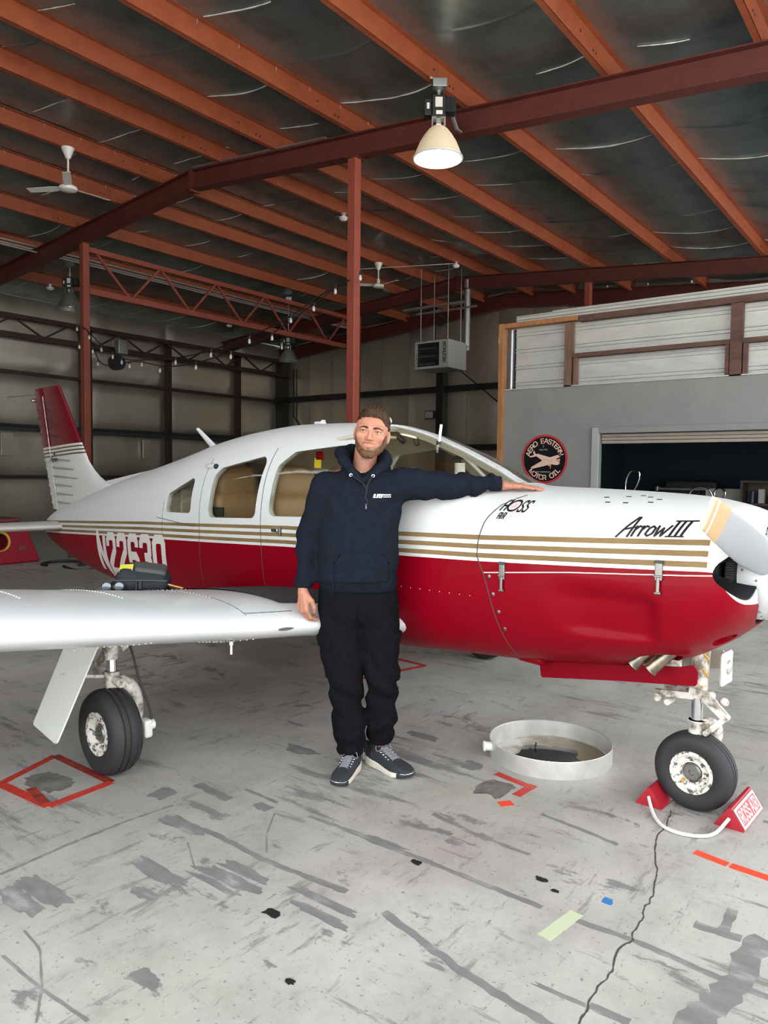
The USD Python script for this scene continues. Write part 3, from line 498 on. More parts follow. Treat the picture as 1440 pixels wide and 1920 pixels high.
obj('temperature_probe', [cyl((1.435, .1, 1.685), (1.42, .1, 1.79), .0085, 12)], 'paint_white', plane, label='short white probe standing on the windscreen'); obj('probe_collar', cyl((1.44, .1, 1.675), (1.434, .1, 1.695), .013, 12), 'black_plastic', plane)
# ---- fin and rudder
def foil_loft(secs, n=20):       # secs: (LE xyz, TE xyz, thickness, up) -> closed solid
    rings = []
    xs = (1-np.cos(np.linspace(0, PI, n)))/2; yt = 5*(.2969*np.sqrt(xs)-.126*xs-.3516*xs**2+.2843*xs**3-.1036*xs**4)
    for le, te, t, up, cam_ in secs:
        le, te, up = map(lambda q: np.asarray(q, float), (le, te, up)); c = te-le; L = np.linalg.norm(c); cb = cam_*4*xs*(1-xs)*L
        u = le+xs[:, None]*c+(yt*t*L+cb)[:, None]*up; d = le+xs[:, None]*c+(-yt*t*L*(1-.0)+cb)[:, None]*up; rings.append(np.vstack([u, d[-2:0:-1]]))
    m = len(rings[0]); v = np.vstack(rings); f = []; N = len(rings)
    for i in range(N-1):
        for k in range(m): l = (k+1) % m; f += [(i*m+k, (i+1)*m+k, (i+1)*m+l), (i*m+k, (i+1)*m+l, i*m+l)]
    v = np.vstack([v, rings[0].mean(0), rings[-1].mean(0)]); e = len(v)-2
    for k in range(m): l = (k+1) % m; f += [(e, k, l), (e+1, (N-1)*m+l, (N-1)*m+k)]
    q = T(v, f)
    if q.volume < 0: q.invert()
    return q
fz = np.array([.98, 1.10, 1.25, 1.36, 1.40, 1.45, 1.52, 1.60, 1.75, 2.0, 2.25, 2.34, 2.365])
fle = np.interp(fz, [.98, 1.25, 1.36, 1.40, 1.45, 1.52, 1.60, 1.75, 2.365], [5.2, 5.25, 5.32, 5.48, 5.60, 5.72, 5.82, 5.935, 6.42]); fhi = np.interp(fz, [.98, 1.1, 2.28, 2.365], [6.40, 6.435, 6.775, 6.80]); fte = np.interp(fz, [.98, 1.08, 2.26, 2.365], [6.57, 6.595, 7.015, 7.03])
fin = obj('tail_fin', foil_loft([((l, 0, z), (h, 0, z), .085, (0, 1, 0), 0) for l, h, z in zip(fle, fhi+.10, fz)]), 'fin_paint', plane)
rud = obj('rudder', foil_loft([((h-.02, 0, z), (t, 0, z), .16 if 1.0 < z < 2.36 else .1, (0, 1, 0), 0) for h, t, z in zip(fhi, fte, fz)][1:], 10), 'fin_paint', plane)
for z in np.arange(1.16, 2.22, .088):
    h, t = np.interp(z, fz, fhi), np.interp(z, fz, fte); obj('rudder_bead', [bar((h+.02, s*.023, z), (t-.02, s*.010, z+.012), .014, .022) for s in (-1, 1)], 'fin_paint', rud, smooth=False)
for z in list(np.arange(1.18, 1.62, .088))+list(np.arange(1.86, 2.22, .088)):
    h, l = np.interp(z, fz, fhi), np.interp(z, fz, fle); fr = .62 if z < 1.65 else .36; obj('fin_bead', [bar((h-.02, s*.027, z), (h-(h-l)*fr, s*(.041 if z < 1.65 else .03), z-.02), .014, .014) for s in (-1, 1)], 'seam_dark' if z > 1.7 else 'heater_shade', fin, smooth=False)  # grey of the lower beads carries their shading as colour
obj('hinge_line', bar((6.43, .03, 1.1), (6.775, .024, 2.27), .006, .012, up=(1, 0, 0)), 'gear_white', fin, smooth=False)
obj('dorsal_fin', foil_loft([((4.55, 0, 1.44), (5.6, 0, 1.30), .06, (0, 1, 0), 0), ((4.62, 0, 1.52), (5.5, 0, 1.405), .035, (0, 1, 0), 0)]), 'fin_paint', plane)
obj('tail_beacon', [tri(m3.Manifold.sphere(.022, 16).translate((7.01, .02, 2.24))), cyl((6.99, 0, 2.24), (7.01, .02, 2.24), .014, 10), cyl((6.9, 0, 2.30), (7.35, .16, 2.285), .003, 6)], 'chrome', plane)
pt = meshkit.text_mesh('Piper', .05, .002); obj('maker_name', place(pt, (6.56, .046, 1.585), (-1, 0, .03), (0, 0, 1)), 'ink_black', fin, smooth=False, label='Piper lettering')
obj('maker_mark', place(extrude(Polygon([(0, 0), (.03, .02), (.06, 0), (.03, .05)]), .002), (6.49, .047, 1.645), (-1, 0, 0), (0, 0, 1)), 'ink_black', fin, smooth=False)
# ---- stabilator
for s in (1, -1): obj('stabilator', foil_loft([((6.02+.03*k, s*y, .955+.0*y), (6.75, s*y, .955), .115, (0, 0, 1), 0) for k, y in enumerate((.10, .5, 1.2, 1.9, 1.96))]), 'silver_blade' if 0 else 'gear_white', plane)
# ---- wings
def w_le(y): return np.interp(y, [.4, .6, .95, 1.1, 1.25, 1.45, 2.6, 5.3], [1.30, 1.38, 1.51, 1.56, 1.605, 1.635, 1.64, 1.95])
def w_te(y): return np.interp(y, [.4, 2.6, 5.3], [3.22, 3.22, 3.0])
def w_z(y): return .688+.118*(y-.55)+np.interp(y, [.4, .9, 1.3], [.045, .026, 0])
def w_t(y): return np.interp(y, [.4, .9, 1.3, 5.1, 5.3], [.118, .120, .138, .145, .05])
def wing(s):
    ys_ = [.40, .62, .80, .95, 1.1, 1.25, 1.45, 1.8, 2.2, 2.6, 3.4, 4.4, 5.1, 5.3]; out = []
    for y in ys_:
        z = float(w_z(y)); out.append(((float(w_le(y)), s*y, z), (float(w_te(y)), s*y, z-.055), float(w_t(y)), (0, 0, 1), .012))
    return foil_loft(out, 26)
wg = wing(1); obj('wing', wg, 'paint_white', plane, smooth=40, label='white starboard wing'); obj('wing', wing(-1), 'paint_white', plane, smooth=40)
from trimesh.ray.ray_triangle import RayMeshIntersector
def wing_z(a, y, top=True):       # skin height by section formula
    y = np.abs(y); le, te, z = w_le(y), w_te(y), w_z(y)
    x = np.clip((a-le)/(te-le), .0005, 1); L = te-le; yt = 5*w_t(y)*L*(.2969*np.sqrt(x)-.126*x-.3516*x**2+.2843*x**3-.1036*x**4); return z-.055*x+.012*4*x*(1-x)*L+(yt if top else -yt)
def wg_grid(U, V): A = w_le(V)+.19+U*1.36; return np.stack([A, V, wing_z(A, V)+.006], -1)
ww = grid(wg_grid, np.linspace(0, 1, 40)**1.5, np.linspace(.54, 1.02, 10)); obj('wing_walk', ww, 'wing_walk', plane, smooth=True, label='black non-slip walkway at the wing root')
rl = []
for y in (1.28, 1.75, 2.2, 2.65, 3.1): rl += [(a, y, 1) for a in np.arange(1.95, 3.15, .028)]
for a in (3.12, ): rl += [(a, y, 1) for y in np.arange(1.0, 3.3, .028)]
for a in (2.55, ): rl += [(a, y, 1) for y in np.arange(1.0, 1.3, .03)]
for y0, y1 in ((1.2, 1.45), (1.75, 2.2)): rl += [(np.interp(y, [y0, y1], [1.70, 2.0]), y, 0) for y in np.arange(y0, y1, .02)]
rl += [(1.80, y, 0) for y in np.arange(.9, 1.45, .02)]+[(1.9, y, 0) for y in np.arange(1.8, 2.7, .02)]
obj('rivet', [lathe([(.0060, -.001), (.0045, .0022), (0, .0034)] if tp else [(0, -.0036), (.0045, -.0028), (.0060, .001)], 5, (a, y, wing_z(a, y, tp))) for a, y, tp in rl], 'letter_white', plane, kind='stuff')
def wseam(pts): p = np.array(pts); t = np.linspace(0, len(p)-1, 30); a, y = np.interp(t, range(len(p)), p[:, 0]), np.interp(t, range(len(p)), p[:, 1]); return tube(np.stack([a, y, wing_z(a, y)], 1), .002, 6)
obj('wing_seam', [wseam([(1.66, 1.27), (2.2, 1.28), (3.1, 1.28)]), wseam([(1.62, 1.02), (1.68, 1.27)])], 'seam_dark', plane)
obj('fuel_drain', [cyl((1.74, 1.30, .70), (1.74, 1.30, .635), .006, 10), cyl((1.74, 1.30, .70), (1.74, 1.30, .68), .010, 10)], 'gear_white', plane)
obj('stall_tab', tri(m3.Manifold.sphere(1, 20).scale((.02, .05, .008)).translate((1.567, 1.10, .757))), 'steel_worn', plane)
# ---- undercarriage
def wheel(R, w, rim, hub):       # axis along y, centre at origin; returns tyre, rim, hub meshes
    p = [(rim*.98, -w*.34), (rim*1.04, -w*.42), (rim*1.25, -w*.49), (R*.80, -w*.5), (R*.91, -w*.43), (R*.965, -w*.33)]
    for g in (-.2, .02, .2) : p += [(R*.985 if g < 0 else R, w*(g-.035)), (R*.965, w*(g-.015)), (R*.965, w*(g+.015)), (R*.995, w*(g+.035))]
    p += [(R*.965, w*.33), (R*.91, w*.43), (R*.80, w*.5), (rim*1.25, w*.49), (rim*1.04, w*.42), (rim*.98, w*.34)]; p.append(p[0])
    ty = lathe(p, 64, axis=(0, 1, 0)); ri = lathe([(rim*1.06, w*.40), (rim*1.04, w*.455), (rim*.88, w*.45), (rim*.84, w*.36), (rim*.62, w*.26), (rim*.56, w*.32), (rim*.5, w*.33), (rim*.48, w*.2), (0, w*.2)], 40, axis=(0, 1, 0))
    rj = lathe([(0, -w*.2), (rim*.5, -w*.2), (rim*.84, -w*.36), (rim*.9, -w*.45), (rim*1.06, -w*.42)], 40, axis=(0, 1, 0))
    hb = [lathe([(rim*.44, w*.2), (rim*.44, w*.30), (rim*.36, w*.36), (rim*.16, w*.36), (rim*.14, w*.28), (0, w*.28)], 24, axis=(0, 1, 0))]+[cyl((rim*.30*math.cos(t), w*.35, rim*.30*math.sin(t)), (rim*.30*math.cos(t), w*.40, rim*.30*math.sin(t)), rim*.05, 6) for t in np.arange(6)*PI/3]
    for q in (ty, ri, rj):
        pass
    return ty, [ri, rj], hb
def shift(ms, d, ry=0.0):
    out = []
    for q in (ms if isinstance(ms, list) else [ms]):
        b = q.copy()
        if ry: b.apply_transform(trimesh.transformations.rotation_matrix(ry, (0, 0, 1)))
        b.apply_translation(d); out.append(b)
    return out
ty, ri, hb = wheel(.178, .125, .092, 0)
nw = obj('nose_tyre', shift(ty, (0, 0, .177)), 'rubber_black', plane); obj('wheel_rim', shift(ri, (0, 0, .177)), 'rim_chipped', nw); obj('wheel_hub', shift(hb, (0, 0, .177)), 'steel_worn', nw); obj('valve_cap', cyl((.035, .045, .135), (.035, .058, .135), .008, 10), 'tag_gold', nw)
ng_ = obj('nose_strut', [cyl((0, 0, .34), (0, 0, .55), .026, 24)], 'chrome', plane)
obj('strut_housing', [cyl((0, 0, .52), (-.01, 0, .78), .042, 24), cyl((0, 0, .52), (0, 0, .545), .050, 24)], 'gear_grimy', ng_)
obj('strut_collar', [cyl((0, 0, .345), (0, 0, .41), .036, 20), cyl((0, 0, .40), (0, 0, .41), .042, 20)], 'gear_grimy', ng_)
fk = [tube([(-.002, 0, .37), (-.03, -.03, .385), (-.055, -.07, .37), (-.05, -.085, .30), (0, -.085, .177)], [.034, .034, .03, .026, .024], 12, spline=20), tube([(-.002, 0, .37), (-.02, .0, .38)], .03, 12), cyl((0, -.09, .177), (0, .03, .177), .012, 12)]
obj('fork', fk, 'gear_grimy', ng_)
tl = []
for s in (-.025, .025):
    tl += [bar((-.045, s, .515), (-.125, s*.5, .445), .010, .03), bar((-.125, s*.5, .445), (-.05, s, .365), .010, .024)]
tl += [cyl((-.045, -.035, .515), (-.045, .035, .515), .014, 12), cyl((-.125, -.022, .445), (-.125, .022, .445), .014, 12), cyl((-.05, -.035, .365), (-.05, .035, .365), .012, 12)]
obj('torque_link', tl, 'gear_grimy', ng_)
obj('steering_arm', [bar((.0, .05, .53), (.17, .06, .515), .018, .03), bar((.0, -.05, .53), (.17, -.05, .515), .018, .03), cyl((.15, .03, .50), (.15, .09, .50), .018, 12), cyl((.10, .04, .49), (.10, .10, .49), .014, 12), bar((.02, .045, .555), (-.06, .03, .54), .03, .025), cyl((-.06, .0, .535), (-.06, .07, .535), .02, 12), tri(m3.Manifold.sphere(.022, 12).translate((-.10, -.05, .50)))], 'gear_grimy', ng_)
hp = [(-.035+.012*math.cos(t*14), .02+.012*math.sin(t*14), .74-.17*t) for t in np.linspace(0, 1, 120)]
obj('coiled_hose', tube(hp, .005, 6), 'tag_gold', ng_)
lp = obj('landing_light_plate', cbox((-.10, -.06, .655), (.012, .13, .15), .01), 'gear_white', plane); obj('lamp_lens', lathe([(.035, 0), (.03, -.012), (.0, -.016)], 20, (-.106, -.06, .66), (1, 0, 0)), 'conduit', lp)
def gdoor(s, zo, m, nm):
    p = Polygon([(-.04, .690), (.02, .672), (.40, .618), (.715, .574), (.705, .495), (.3, .556), (-.055, .602), (-.06, .665)]).buffer(-.012).buffer(.012, quad_segs=5); e = extrude(p, .012); v = e.vertices.copy(); e.vertices = np.stack([v[:, 0], s+v[:, 2], v[:, 1]+zo], 1); e.fix_normals()
    return obj(nm, e, m, plane, smooth=30)
gdoor(.165, .008, 'paint_red', 'nose_gear_door'); gd2 = gdoor(-.20, .015, 'lining_cream', 'nose_gear_door'); obj('outlet_plate', place(extrude(Polygon([(.25, .70), (.72, .66), (.72, .575), (.25, .63)]), .006), (0, .13, 0), (1, 0, 0), (0, 0, 1)), 'siding_zinc', plane, smooth=False)
_ = [obj('door_hinge', box((a, .15, .68-.115*a), (.05, .03, .06)), 'gear_grimy', plane, smooth=False) for a in (.05, .55)]
obj('exit_scoop', tri(m3.Manifold.hull(m3.Manifold.sphere(1, 24).scale((.05, .055, .038)).translate((.76, .24, .625))+m3.Manifold.sphere(1, 24).scale((.02, .05, .03)).translate((.66, .24, .612)))), 'paint_red', plane)
for s0, s1, z0 in ((.235, .26, .0), (.315, .345, .008)):
    a0 = .005 if s0 < .3 else .085; p0, p1 = np.array((a0, .235, .79+z0)), np.array((a0+.105, .27, .672+z0)); d = (p1-p0)/np.linalg.norm(p1-p0)
    obj('exhaust_pipe', lathe([(.030, 0), (.030, .155), (.034, .165), (.030, .165), (.026, .15), (.026, .02), (0, .02)], 24, p0, d), 'exhaust_steel', plane)
tyM, riM, hbM = wheel(.213, .165, .104, 0)
for s in (1, -1):
    c = (2.29, s*1.635, .212); r_ = 0 if s > 0 else PI
    mw = obj('main_tyre', shift(tyM, c, r_), 'rubber_black', plane); obj('wheel_rim', shift(riM, c, r_), 'rim_chipped', mw); obj('wheel_hub', shift(hbM, c, r_), 'steel_worn', mw)
    q = lambda a, y, z: (a, s*y, z)
    st = obj('main_strut', [cyl(q(2.33, 1.60, .44), q(2.345, 1.60, .62), .024, 20)], 'chrome', plane)
    obj('strut_housing', [cyl(q(2.345, 1.60, .56), q(2.355, 1.60, .80), .040, 20), cyl(q(2.30, 1.62, .70), q(2.42, 1.62, .69), .035, 14), box(q(2.34, 1.58, .74), (.16, .14, .06)), cyl(q(2.25, 1.52, .72), q(2.36, 1.6, .60), .016, 10), cyl(q(2.33, 1.55, .60), q(2.28, 1.35, .76), .014, 10)], 'gear_grimy', st)
    obj('axle_fork', [cyl(q(2.33, 1.60, .42), q(2.33, 1.60, .50), .040, 18), cyl(q(2.38, 1.60, .47), q(2.24, 1.60, .455), .024, 14), tube([q(2.33, 1.60, .44), q(2.29, 1.54, .43), q(2.27, 1.51, .37), q(2.28, 1.515, .21)], [.038, .036, .032, .03], 12, spline=18), cyl(q(2.28, 1.50, .212), q(2.28, 1.66, .212), .016, 12)], 'gear_grimy', st)
    obj('torque_link', [bar(q(2.40, 1.60, .58), q(2.47, 1.60, .52), .03, .02), bar(q(2.47, 1.60, .52), q(2.39, 1.60, .44), .03, .02), cyl(q(2.47, 1.57, .52), q(2.47, 1.63, .52), .012, 10)], 'gear_grimy', st)
    obj('brake_caliper', [cbox(q(2.14, 1.525, .235), (.07, .045, .09), .012), cyl(q(2.13, 1.49, .25), q(2.13, 1.53, .25), .025, 14)], 'gear_white', st)
    obj('brake_hose', tube([q(2.30, 1.56, .70), q(2.22, 1.54, .56), q(2.20, 1.52, .45), q(2.15, 1.50, .33), q(2.13, 1.50, .27)], .006, 8, spline=24), 'rubber_black', st)
    pl = Polygon([(-.20, .03), (.11, .03), (.10, -.49), (-.185, -.52)]).buffer(-.02).buffer(.02, quad_segs=5); e = extrude(pl, .008)
    b = place(e, (0, 0, 0), (1, 0, 0), (0, -.42*s, .91)); b.apply_translation((2.42, s*1.715, .705)); b.fix_normals(); obj('wheel_door', b, 'door_plate', plane, smooth=30)
    obj('door_link', [cyl(q(2.34, 1.60, .47), q(2.42, 1.82, .50), .010, 10), cyl(q(2.35, 1.6, .62), q(2.42, 1.76, .62), .010, 10)], 'gear_grimy', st)
# ---- propeller, spinner, starter ring
PH = np.array((-.335, 0, 1.10))
obj('spinner', lathe([(0, .30), (.035, .285), (.085, .22), (.13, .13), (.172, .04), (.192, -.04), (.196, -.125), (.05, -.125)], 40, PH, (-1, 0, 0)), 'paint_white', plane, label='white spinner')
obj('spinner_screw', [lathe([(.006, 0), (.004, .004), (0, .005)], 8, PH+np.array((.105-.035*k, .193*math.sin(t), .193*math.cos(t))), (0, math.sin(t), math.cos(t))) for t in np.arange(0, 2*PI, .35) for k in (0,)]+[lathe([(.006, 0), (.004, .004), (0, .005)], 8, PH+np.array((.05, .190*math.sin(t), .190*math.cos(t))), (0, math.sin(t), math.cos(t))) for t in np.arange(0, 2*PI, .2)], 'steel_worn', plane, kind='stuff')
obj('starter_ring', lathe([(.05, -.127), (.180, -.127), (.186, -.135), (.190, -.175), (.17, -.185), (.05, -.185)], 90, PH, (-1, 0, 0)), 'intake_black', plane)
obj('ring_tooth', [box(PH+np.array((.155, .191*math.cos(t), .191*math.sin(t))), (.03, .004, .004)) for t in np.arange(0, 2*PI, .05)], 'steel_worn', plane, smooth=False, kind='stuff')
def blade(sg, tilt):
    dr = np.array((0, sg*math.cos(tilt), sg*math.sin(tilt))); pr = np.cross(dr, (1, 0, 0)); segs = [(.13, .10, .05, 50), (.25, .125, .034, 40), (.45, .145, .022, 30), (.65, .142, .015, 23), (.80, .132, .011, 18), (.89, .122, .009, 15), (.905, .121, .009, 15), (.918, .119, .0085, 14), (.945, .117, .0085, 14), (.96, .114, .008, 14), (.975, .108, .007, 14)]
    rows_ = []
    for r, c, t, ang in segs:
        a_ = math.radians(ang); ch = math.cos(a_)*pr+math.sin(a_)*np.array((1., 0, 0))*sg; nn = np.cross(dr, ch); k = np.arange(20)*2*PI/20; rows_.append(PH+dr*r+(np.cos(k)*c/2)[:, None]*ch+(np.sin(k)*t/2)[:, None]*nn)
    return segs, rows_
def skin(rows_):
    m = len(rows_[0]); v = np.vstack(rows_+[rows_[0].mean(0)[None], rows_[-1].mean(0)[None]]); f = []; N = len(rows_); e = N*m
    for i in range(N-1):
        for k in range(m): l = (k+1) % m; f += [(i*m+k, i*m+l, (i+1)*m+l), (i*m+k, (i+1)*m+l, (i+1)*m+k)]
    for k in range(m): l = (k+1) % m; f += [(e, l, k), (e+1, (N-1)*m+k, (N-1)*m+l)]
    q = T(v, f)
    if q.volume < 0: q.invert()
    return q
for sg in (1, -1):
    sgs, rw_ = blade(sg, math.radians(18)); bl = obj('propeller_blade', skin(rw_[:6]), 'silver_blade', plane)
    for nm, i, j, m_ in (('tip_band', 4, 6, 'blade_gold'), ('tip_band', 6, 7, 'paint_white'), ('tip_band', 7, 8, 'blade_gold'), ('tip_band', 8, 10, 'blade_cream')): obj(nm, skin([x.mean(0)+(x-x.mean(0))*1.02 for x in rw_[i:j+1]]), m_, bl)
# ---- cabin
def seat(a, y, nm, h=.60):
    t = obj(nm, [cbox((a+.05, y, 1.14), (.17, .44, .50), .07, 12).apply_transform(trimesh.transformations.rotation_matrix(.16, (0, 1, 0), (a, y, .9)))], 'leather_tan', plane)
    obj('headrest', cbox((a+.12, y, 1.44), (.16, .36, .23), .075, 12).apply_transform(trimesh.transformations.rotation_matrix(.14, (0, 1, 0), (a+.1, y, 1.3))), 'leather_tan', t)
    obj('cushion', cbox((a-.25, y, .86), (.52, .44, .16), .06, 12), 'leather_tan', t)
    return t
for y in (.25, -.25): seat(2.38, y, 'front_seat'); seat(3.02, y, 'rear_seat')
obj('cabin_floor', box((2.5, 0, .72), (2.3, .86, .04)), 'seam_dark', plane, smooth=False); obj('rear_bulkhead', box((3.66, 0, 1.15), (.03, .70, .80)), 'lining_cream', plane, smooth=False)
gsd = m3.Manifold.hull(m3.Manifold.sphere(1, 24).scale((.05, .47, .03)).translate((1.45, 0, 1.42))+m3.Manifold.sphere(1, 24).scale((.06, .40, .02)).translate((1.06, 0, 1.43))+m3.Manifold.sphere(1, 24).scale((.03, .45, .02)).translate((1.5, 0, 1.36))) ^ man(loft(.93, 3.7, .04))
obj('glare_shield', tri(gsd), 'dash_olive', plane); obj('instrument_panel', tri(man(box((1.5, 0, 1.2), (.04, .98, .36))) ^ man(loft(.93, 3.7, .04))), 'black_plastic', plane, smooth=False)
cp = obj('compass', cyl((1.36, 0, 1.495), (1.36, 0, 1.575), .030, 20), 'white_enamel', plane); obj('compass_bracket', [cyl((1.36, 0, 1.575), (1.38, 0, 1.615), .012, 10), cbox((1.375, 0, 1.605), (.06, .05, .02), .006), cyl((1.36, 0, 1.455), (1.36, 0, 1.495), .018, 12)], 'black_plastic', cp)
obj('sun_visor', cbox((1.86, .24, 1.715), (.17, .34, .02), .008).apply_transform(trimesh.transformations.rotation_matrix(.12, (0, 1, 0), (1.86, .24, 1.715))), 'lining_cream', plane); obj('visor_pivot', cyl((1.74, .05, 1.70), (1.78, .05, 1.73), .018, 10), 'black_plastic', plane); obj('visor_pivot', cyl((1.64, .04, 1.68), (1.66, .04, 1.72), .016, 10), 'black_plastic', plane)
obj('streamer', [box((2.18, .34, 1.57), (.05, .01, .06))], 'streamer_yellow', plane, smooth=False); obj('streamer_top', [box((2.16, .34, 1.615), (.06, .012, .05))], 'paint_red', plane, smooth=False)
obj('cabin_placard', box((2.98, .50, 1.245), (.12, .006, .06)), 'black_plastic', plane, smooth=False)
# ---------------------------------------------------------------- the man; local axes: x to his left (picture right), y away from the camera, z up
def surface_net(f, lo, hi, h):    # closed surface of the signed distance f < 0
    lo, hi = np.asarray(lo, float), np.asarray(hi, float); n = np.ceil((hi-lo)/h).astype(int)+1
    ax = [lo[k]+h*np.arange(n[k]) for k in range(3)]; D = np.empty(n)
    for i0 in range(0, n[0], 24):
        G_ = np.stack(np.meshgrid(ax[0][i0:i0+24], ax[1], ax[2], indexing='ij'), -1); D[i0:i0+24] = f(G_)
    D[0] = D[-1] = 1; D[:, 0] = D[:, -1] = 1; D[:, :, 0] = D[:, :, -1] = 1
    S = D < 0; c = np.zeros(n-1, int)
    for o in np.ndindex(2, 2, 2): c += S[o[0]:n[0]-1+o[0], o[1]:n[1]-1+o[1], o[2]:n[2]-1+o[2]]
    act = (c > 0) & (c < 8); idx = -np.ones(n-1, int); idx[act] = np.arange(act.sum()); cell = np.argwhere(act)
    acc, cnt = np.zeros((len(cell), 3)), np.zeros(len(cell)); offs = [np.array(o) for o in np.ndindex(2, 2, 2)]
    for a in offs:
        for k in range(3):
            if a[k]: continue
            b = a.copy(); b[k] = 1; da = D[tuple((cell+a).T)]; db = D[tuple((cell+b).T)]; m_ = (da < 0) != (db < 0)
            t = np.where(m_, da/np.where(m_, da-db, 1), 0); p = a+0.0*cell; p[:, k] += t; acc[m_] += p[m_]; cnt += m_
    v = lo+h*(cell+acc/cnt[:, None]); F = []
    for k in range(3):
        u, w = (k+1) % 3, (k+2) % 3; sl = [slice(None)]*3; s2 = [slice(None)]*3; sl[k] = slice(0, -1); s2[k] = slice(1, None)
        e = np.argwhere(S[tuple(sl)] != S[tuple(s2)]); e = e[(e[:, u] > 0) & (e[:, w] > 0) & (e[:, u] < n[u]-1) & (e[:, w] < n[w]-1)]
        q = []
        for du, dw in ((-1, -1), (0, -1), (0, 0), (-1, 0)):
            o = e.copy(); o[:, u] += du; o[:, w] += dw; q.append(idx[tuple(o.T)])
        q = np.stack(q, 1); ins = S[tuple(e.T)]; q[~ins] = q[~ins][:, ::-1]; F.append(np.vstack([q[:, [0, 1, 2]], q[:, [0, 2, 3]]]))
    q = T(v, np.vstack(F))
    if q.volume < 0: q.invert()
    return q
def L_(p): return np.linalg.norm(p, axis=-1)
def cap(p, a, b, ra, rb=None):
    a, b = np.asarray(a, float), np.asarray(b, float); rb = ra if rb is None else rb; d = b-a; t = np.clip(((p-a)@d)/(d@d), 0, 1); return L_(p-a-t[..., None]*d)-(ra+t*(rb-ra))
def ell_(p, c, r): r = np.asarray(r, float); q = (p-np.asarray(c, float))/r; k = L_(q); return (k-1)*r.min()*.5+(k-1)*.5*k*r.min() if 0 else k*(k-1)/np.maximum(L_(q/r), 1e-6)
def smin(a, b, k): h = np.clip(.5+.5*(b-a)/k, 0, 1); return b*(1-h)+a*h-k*h*(1-h)
def smax(a, b, k): return -smin(-a, -b, k)
def chain(p, pts, rs, k=.0):
    d = None
    for i in range(len(pts)-1):
        c = cap(p, pts[i], pts[i+1], rs[i], rs[i+1]); d = c if d is None else (smin(d, c, k) if k else np.minimum(d, c))
    return d
mat('skin', {'t': ('texture_coordinate', {}), 'n': ('noise_texture', {'scale': 18, 'detail': 4}), 'r': ('rgb_ramp', {'ramp': [(.3, (.38, .16, .098)), (.7, (.44, .195, .125))]}), 'a': ('attribute', {'attribute': 'beard'}), 'h': ('noise_texture', {'scale': 330, 'detail': 2}), 'd': ('math', {'math_type': 'multiply_add', 'value2': 1.0, 'value3': -.32}), 's': ('math', {'math_type': 'add'}), 'c': ('map_range', {'from_min': .37, 'from_max': .80, 'to_min': 0, 'to_max': .9}),
  'x': ('mix_color', {'b': (.090, .042, .018)}), 'z': ('math', {'math_type': 'greater_than', 'value2': .02}), 'cz': ('math', {'math_type': 'multiply'}), 'p': ('principled_bsdf', {'roughness': .52, 'subsurface_weight': .10, 'subsurface_radius': (.01, .004, .002), 'subsurface_scale': 1.0})},
  [('t.object', 'n.vector'), ('n.fac', 'r.fac'), ('t.object', 'h.vector'), ('a.fac', 'd.value1'), ('d.value', 's.value1'), ('h.fac', 's.value2'), ('s.value', 'c.value'), ('a.fac', 'z.value1'), ('z.value', 'cz.value1'), ('c.result', 'cz.value2'), ('cz.value', 'x.fac'), ('r.color', 'x.a'), ('x.result', 'p.base_color')])
noise_mat('skin_lip', [(.3, (.50, .19, .145)), (.7, (.56, .23, .17))], 40, .42)
noise_mat('hoodie_navy', [(.3, (.0070, .0095, .0155)), (.7, (.0105, .0138, .0215))], 60, .95, bump=.18, bscale=420, specular_ior_level=.08)
noise_mat('trouser_black', [(.3, (.0042, .0047, .0060)), (.7, (.0068, .0073, .0090))], 60, .95, bump=.12, bscale=500, specular_ior_level=.08)
noise_mat('hair_brown', [(.35, (.015, .0075, .004)), (.65, (.070, .034, .015))], 55, .55, specular_ior_level=.2, stretch=(1.6, .35, 1.0), bump=.6, bscale=130)
noise_mat('beard_brown', [(.35, (.040, .019, .009)), (.62, (.20, .098, .050))], 150, .8, specular_ior_level=.1, bump=.5, bscale=300)
noise_mat('shoe_mesh', [(.35, (.013, .015, .019)), (.65, (.030, .033, .040))], 90, .8, bump=.3, bscale=300); plain('shoe_sole', (.66, .62, .52), .6); plain('lace_grey', (.20, .20, .225), .8); plain('shoe_dark', (.018, .022, .028), .5)
plain('eye_white', (.72, .68, .63), .15); plain('iris', (.17, .16, .11), .12); plain('pupil', (.004, .004, .004), .08); plain('cord_black', (.008, .008, .010), .8); plain('shirt_white', (.7, .69, .66), .8); plain('print_white', (.82, .82, .80), .6)
PO = np.array([2.893, 2.317, 0]); PR = math.radians(-52.75)
def PL(w): d = np.asarray(w, float)-PO; c, s = math.cos(PR), math.sin(PR); return np.array([c*d[0]+s*d[1], -s*d[0]+c*d[1], d[2]])
man_ = thing('person', 'bearded man in navy hoodie and black cargo trousers, one hand on the aeroplane cowling', 'person', PO, PR)
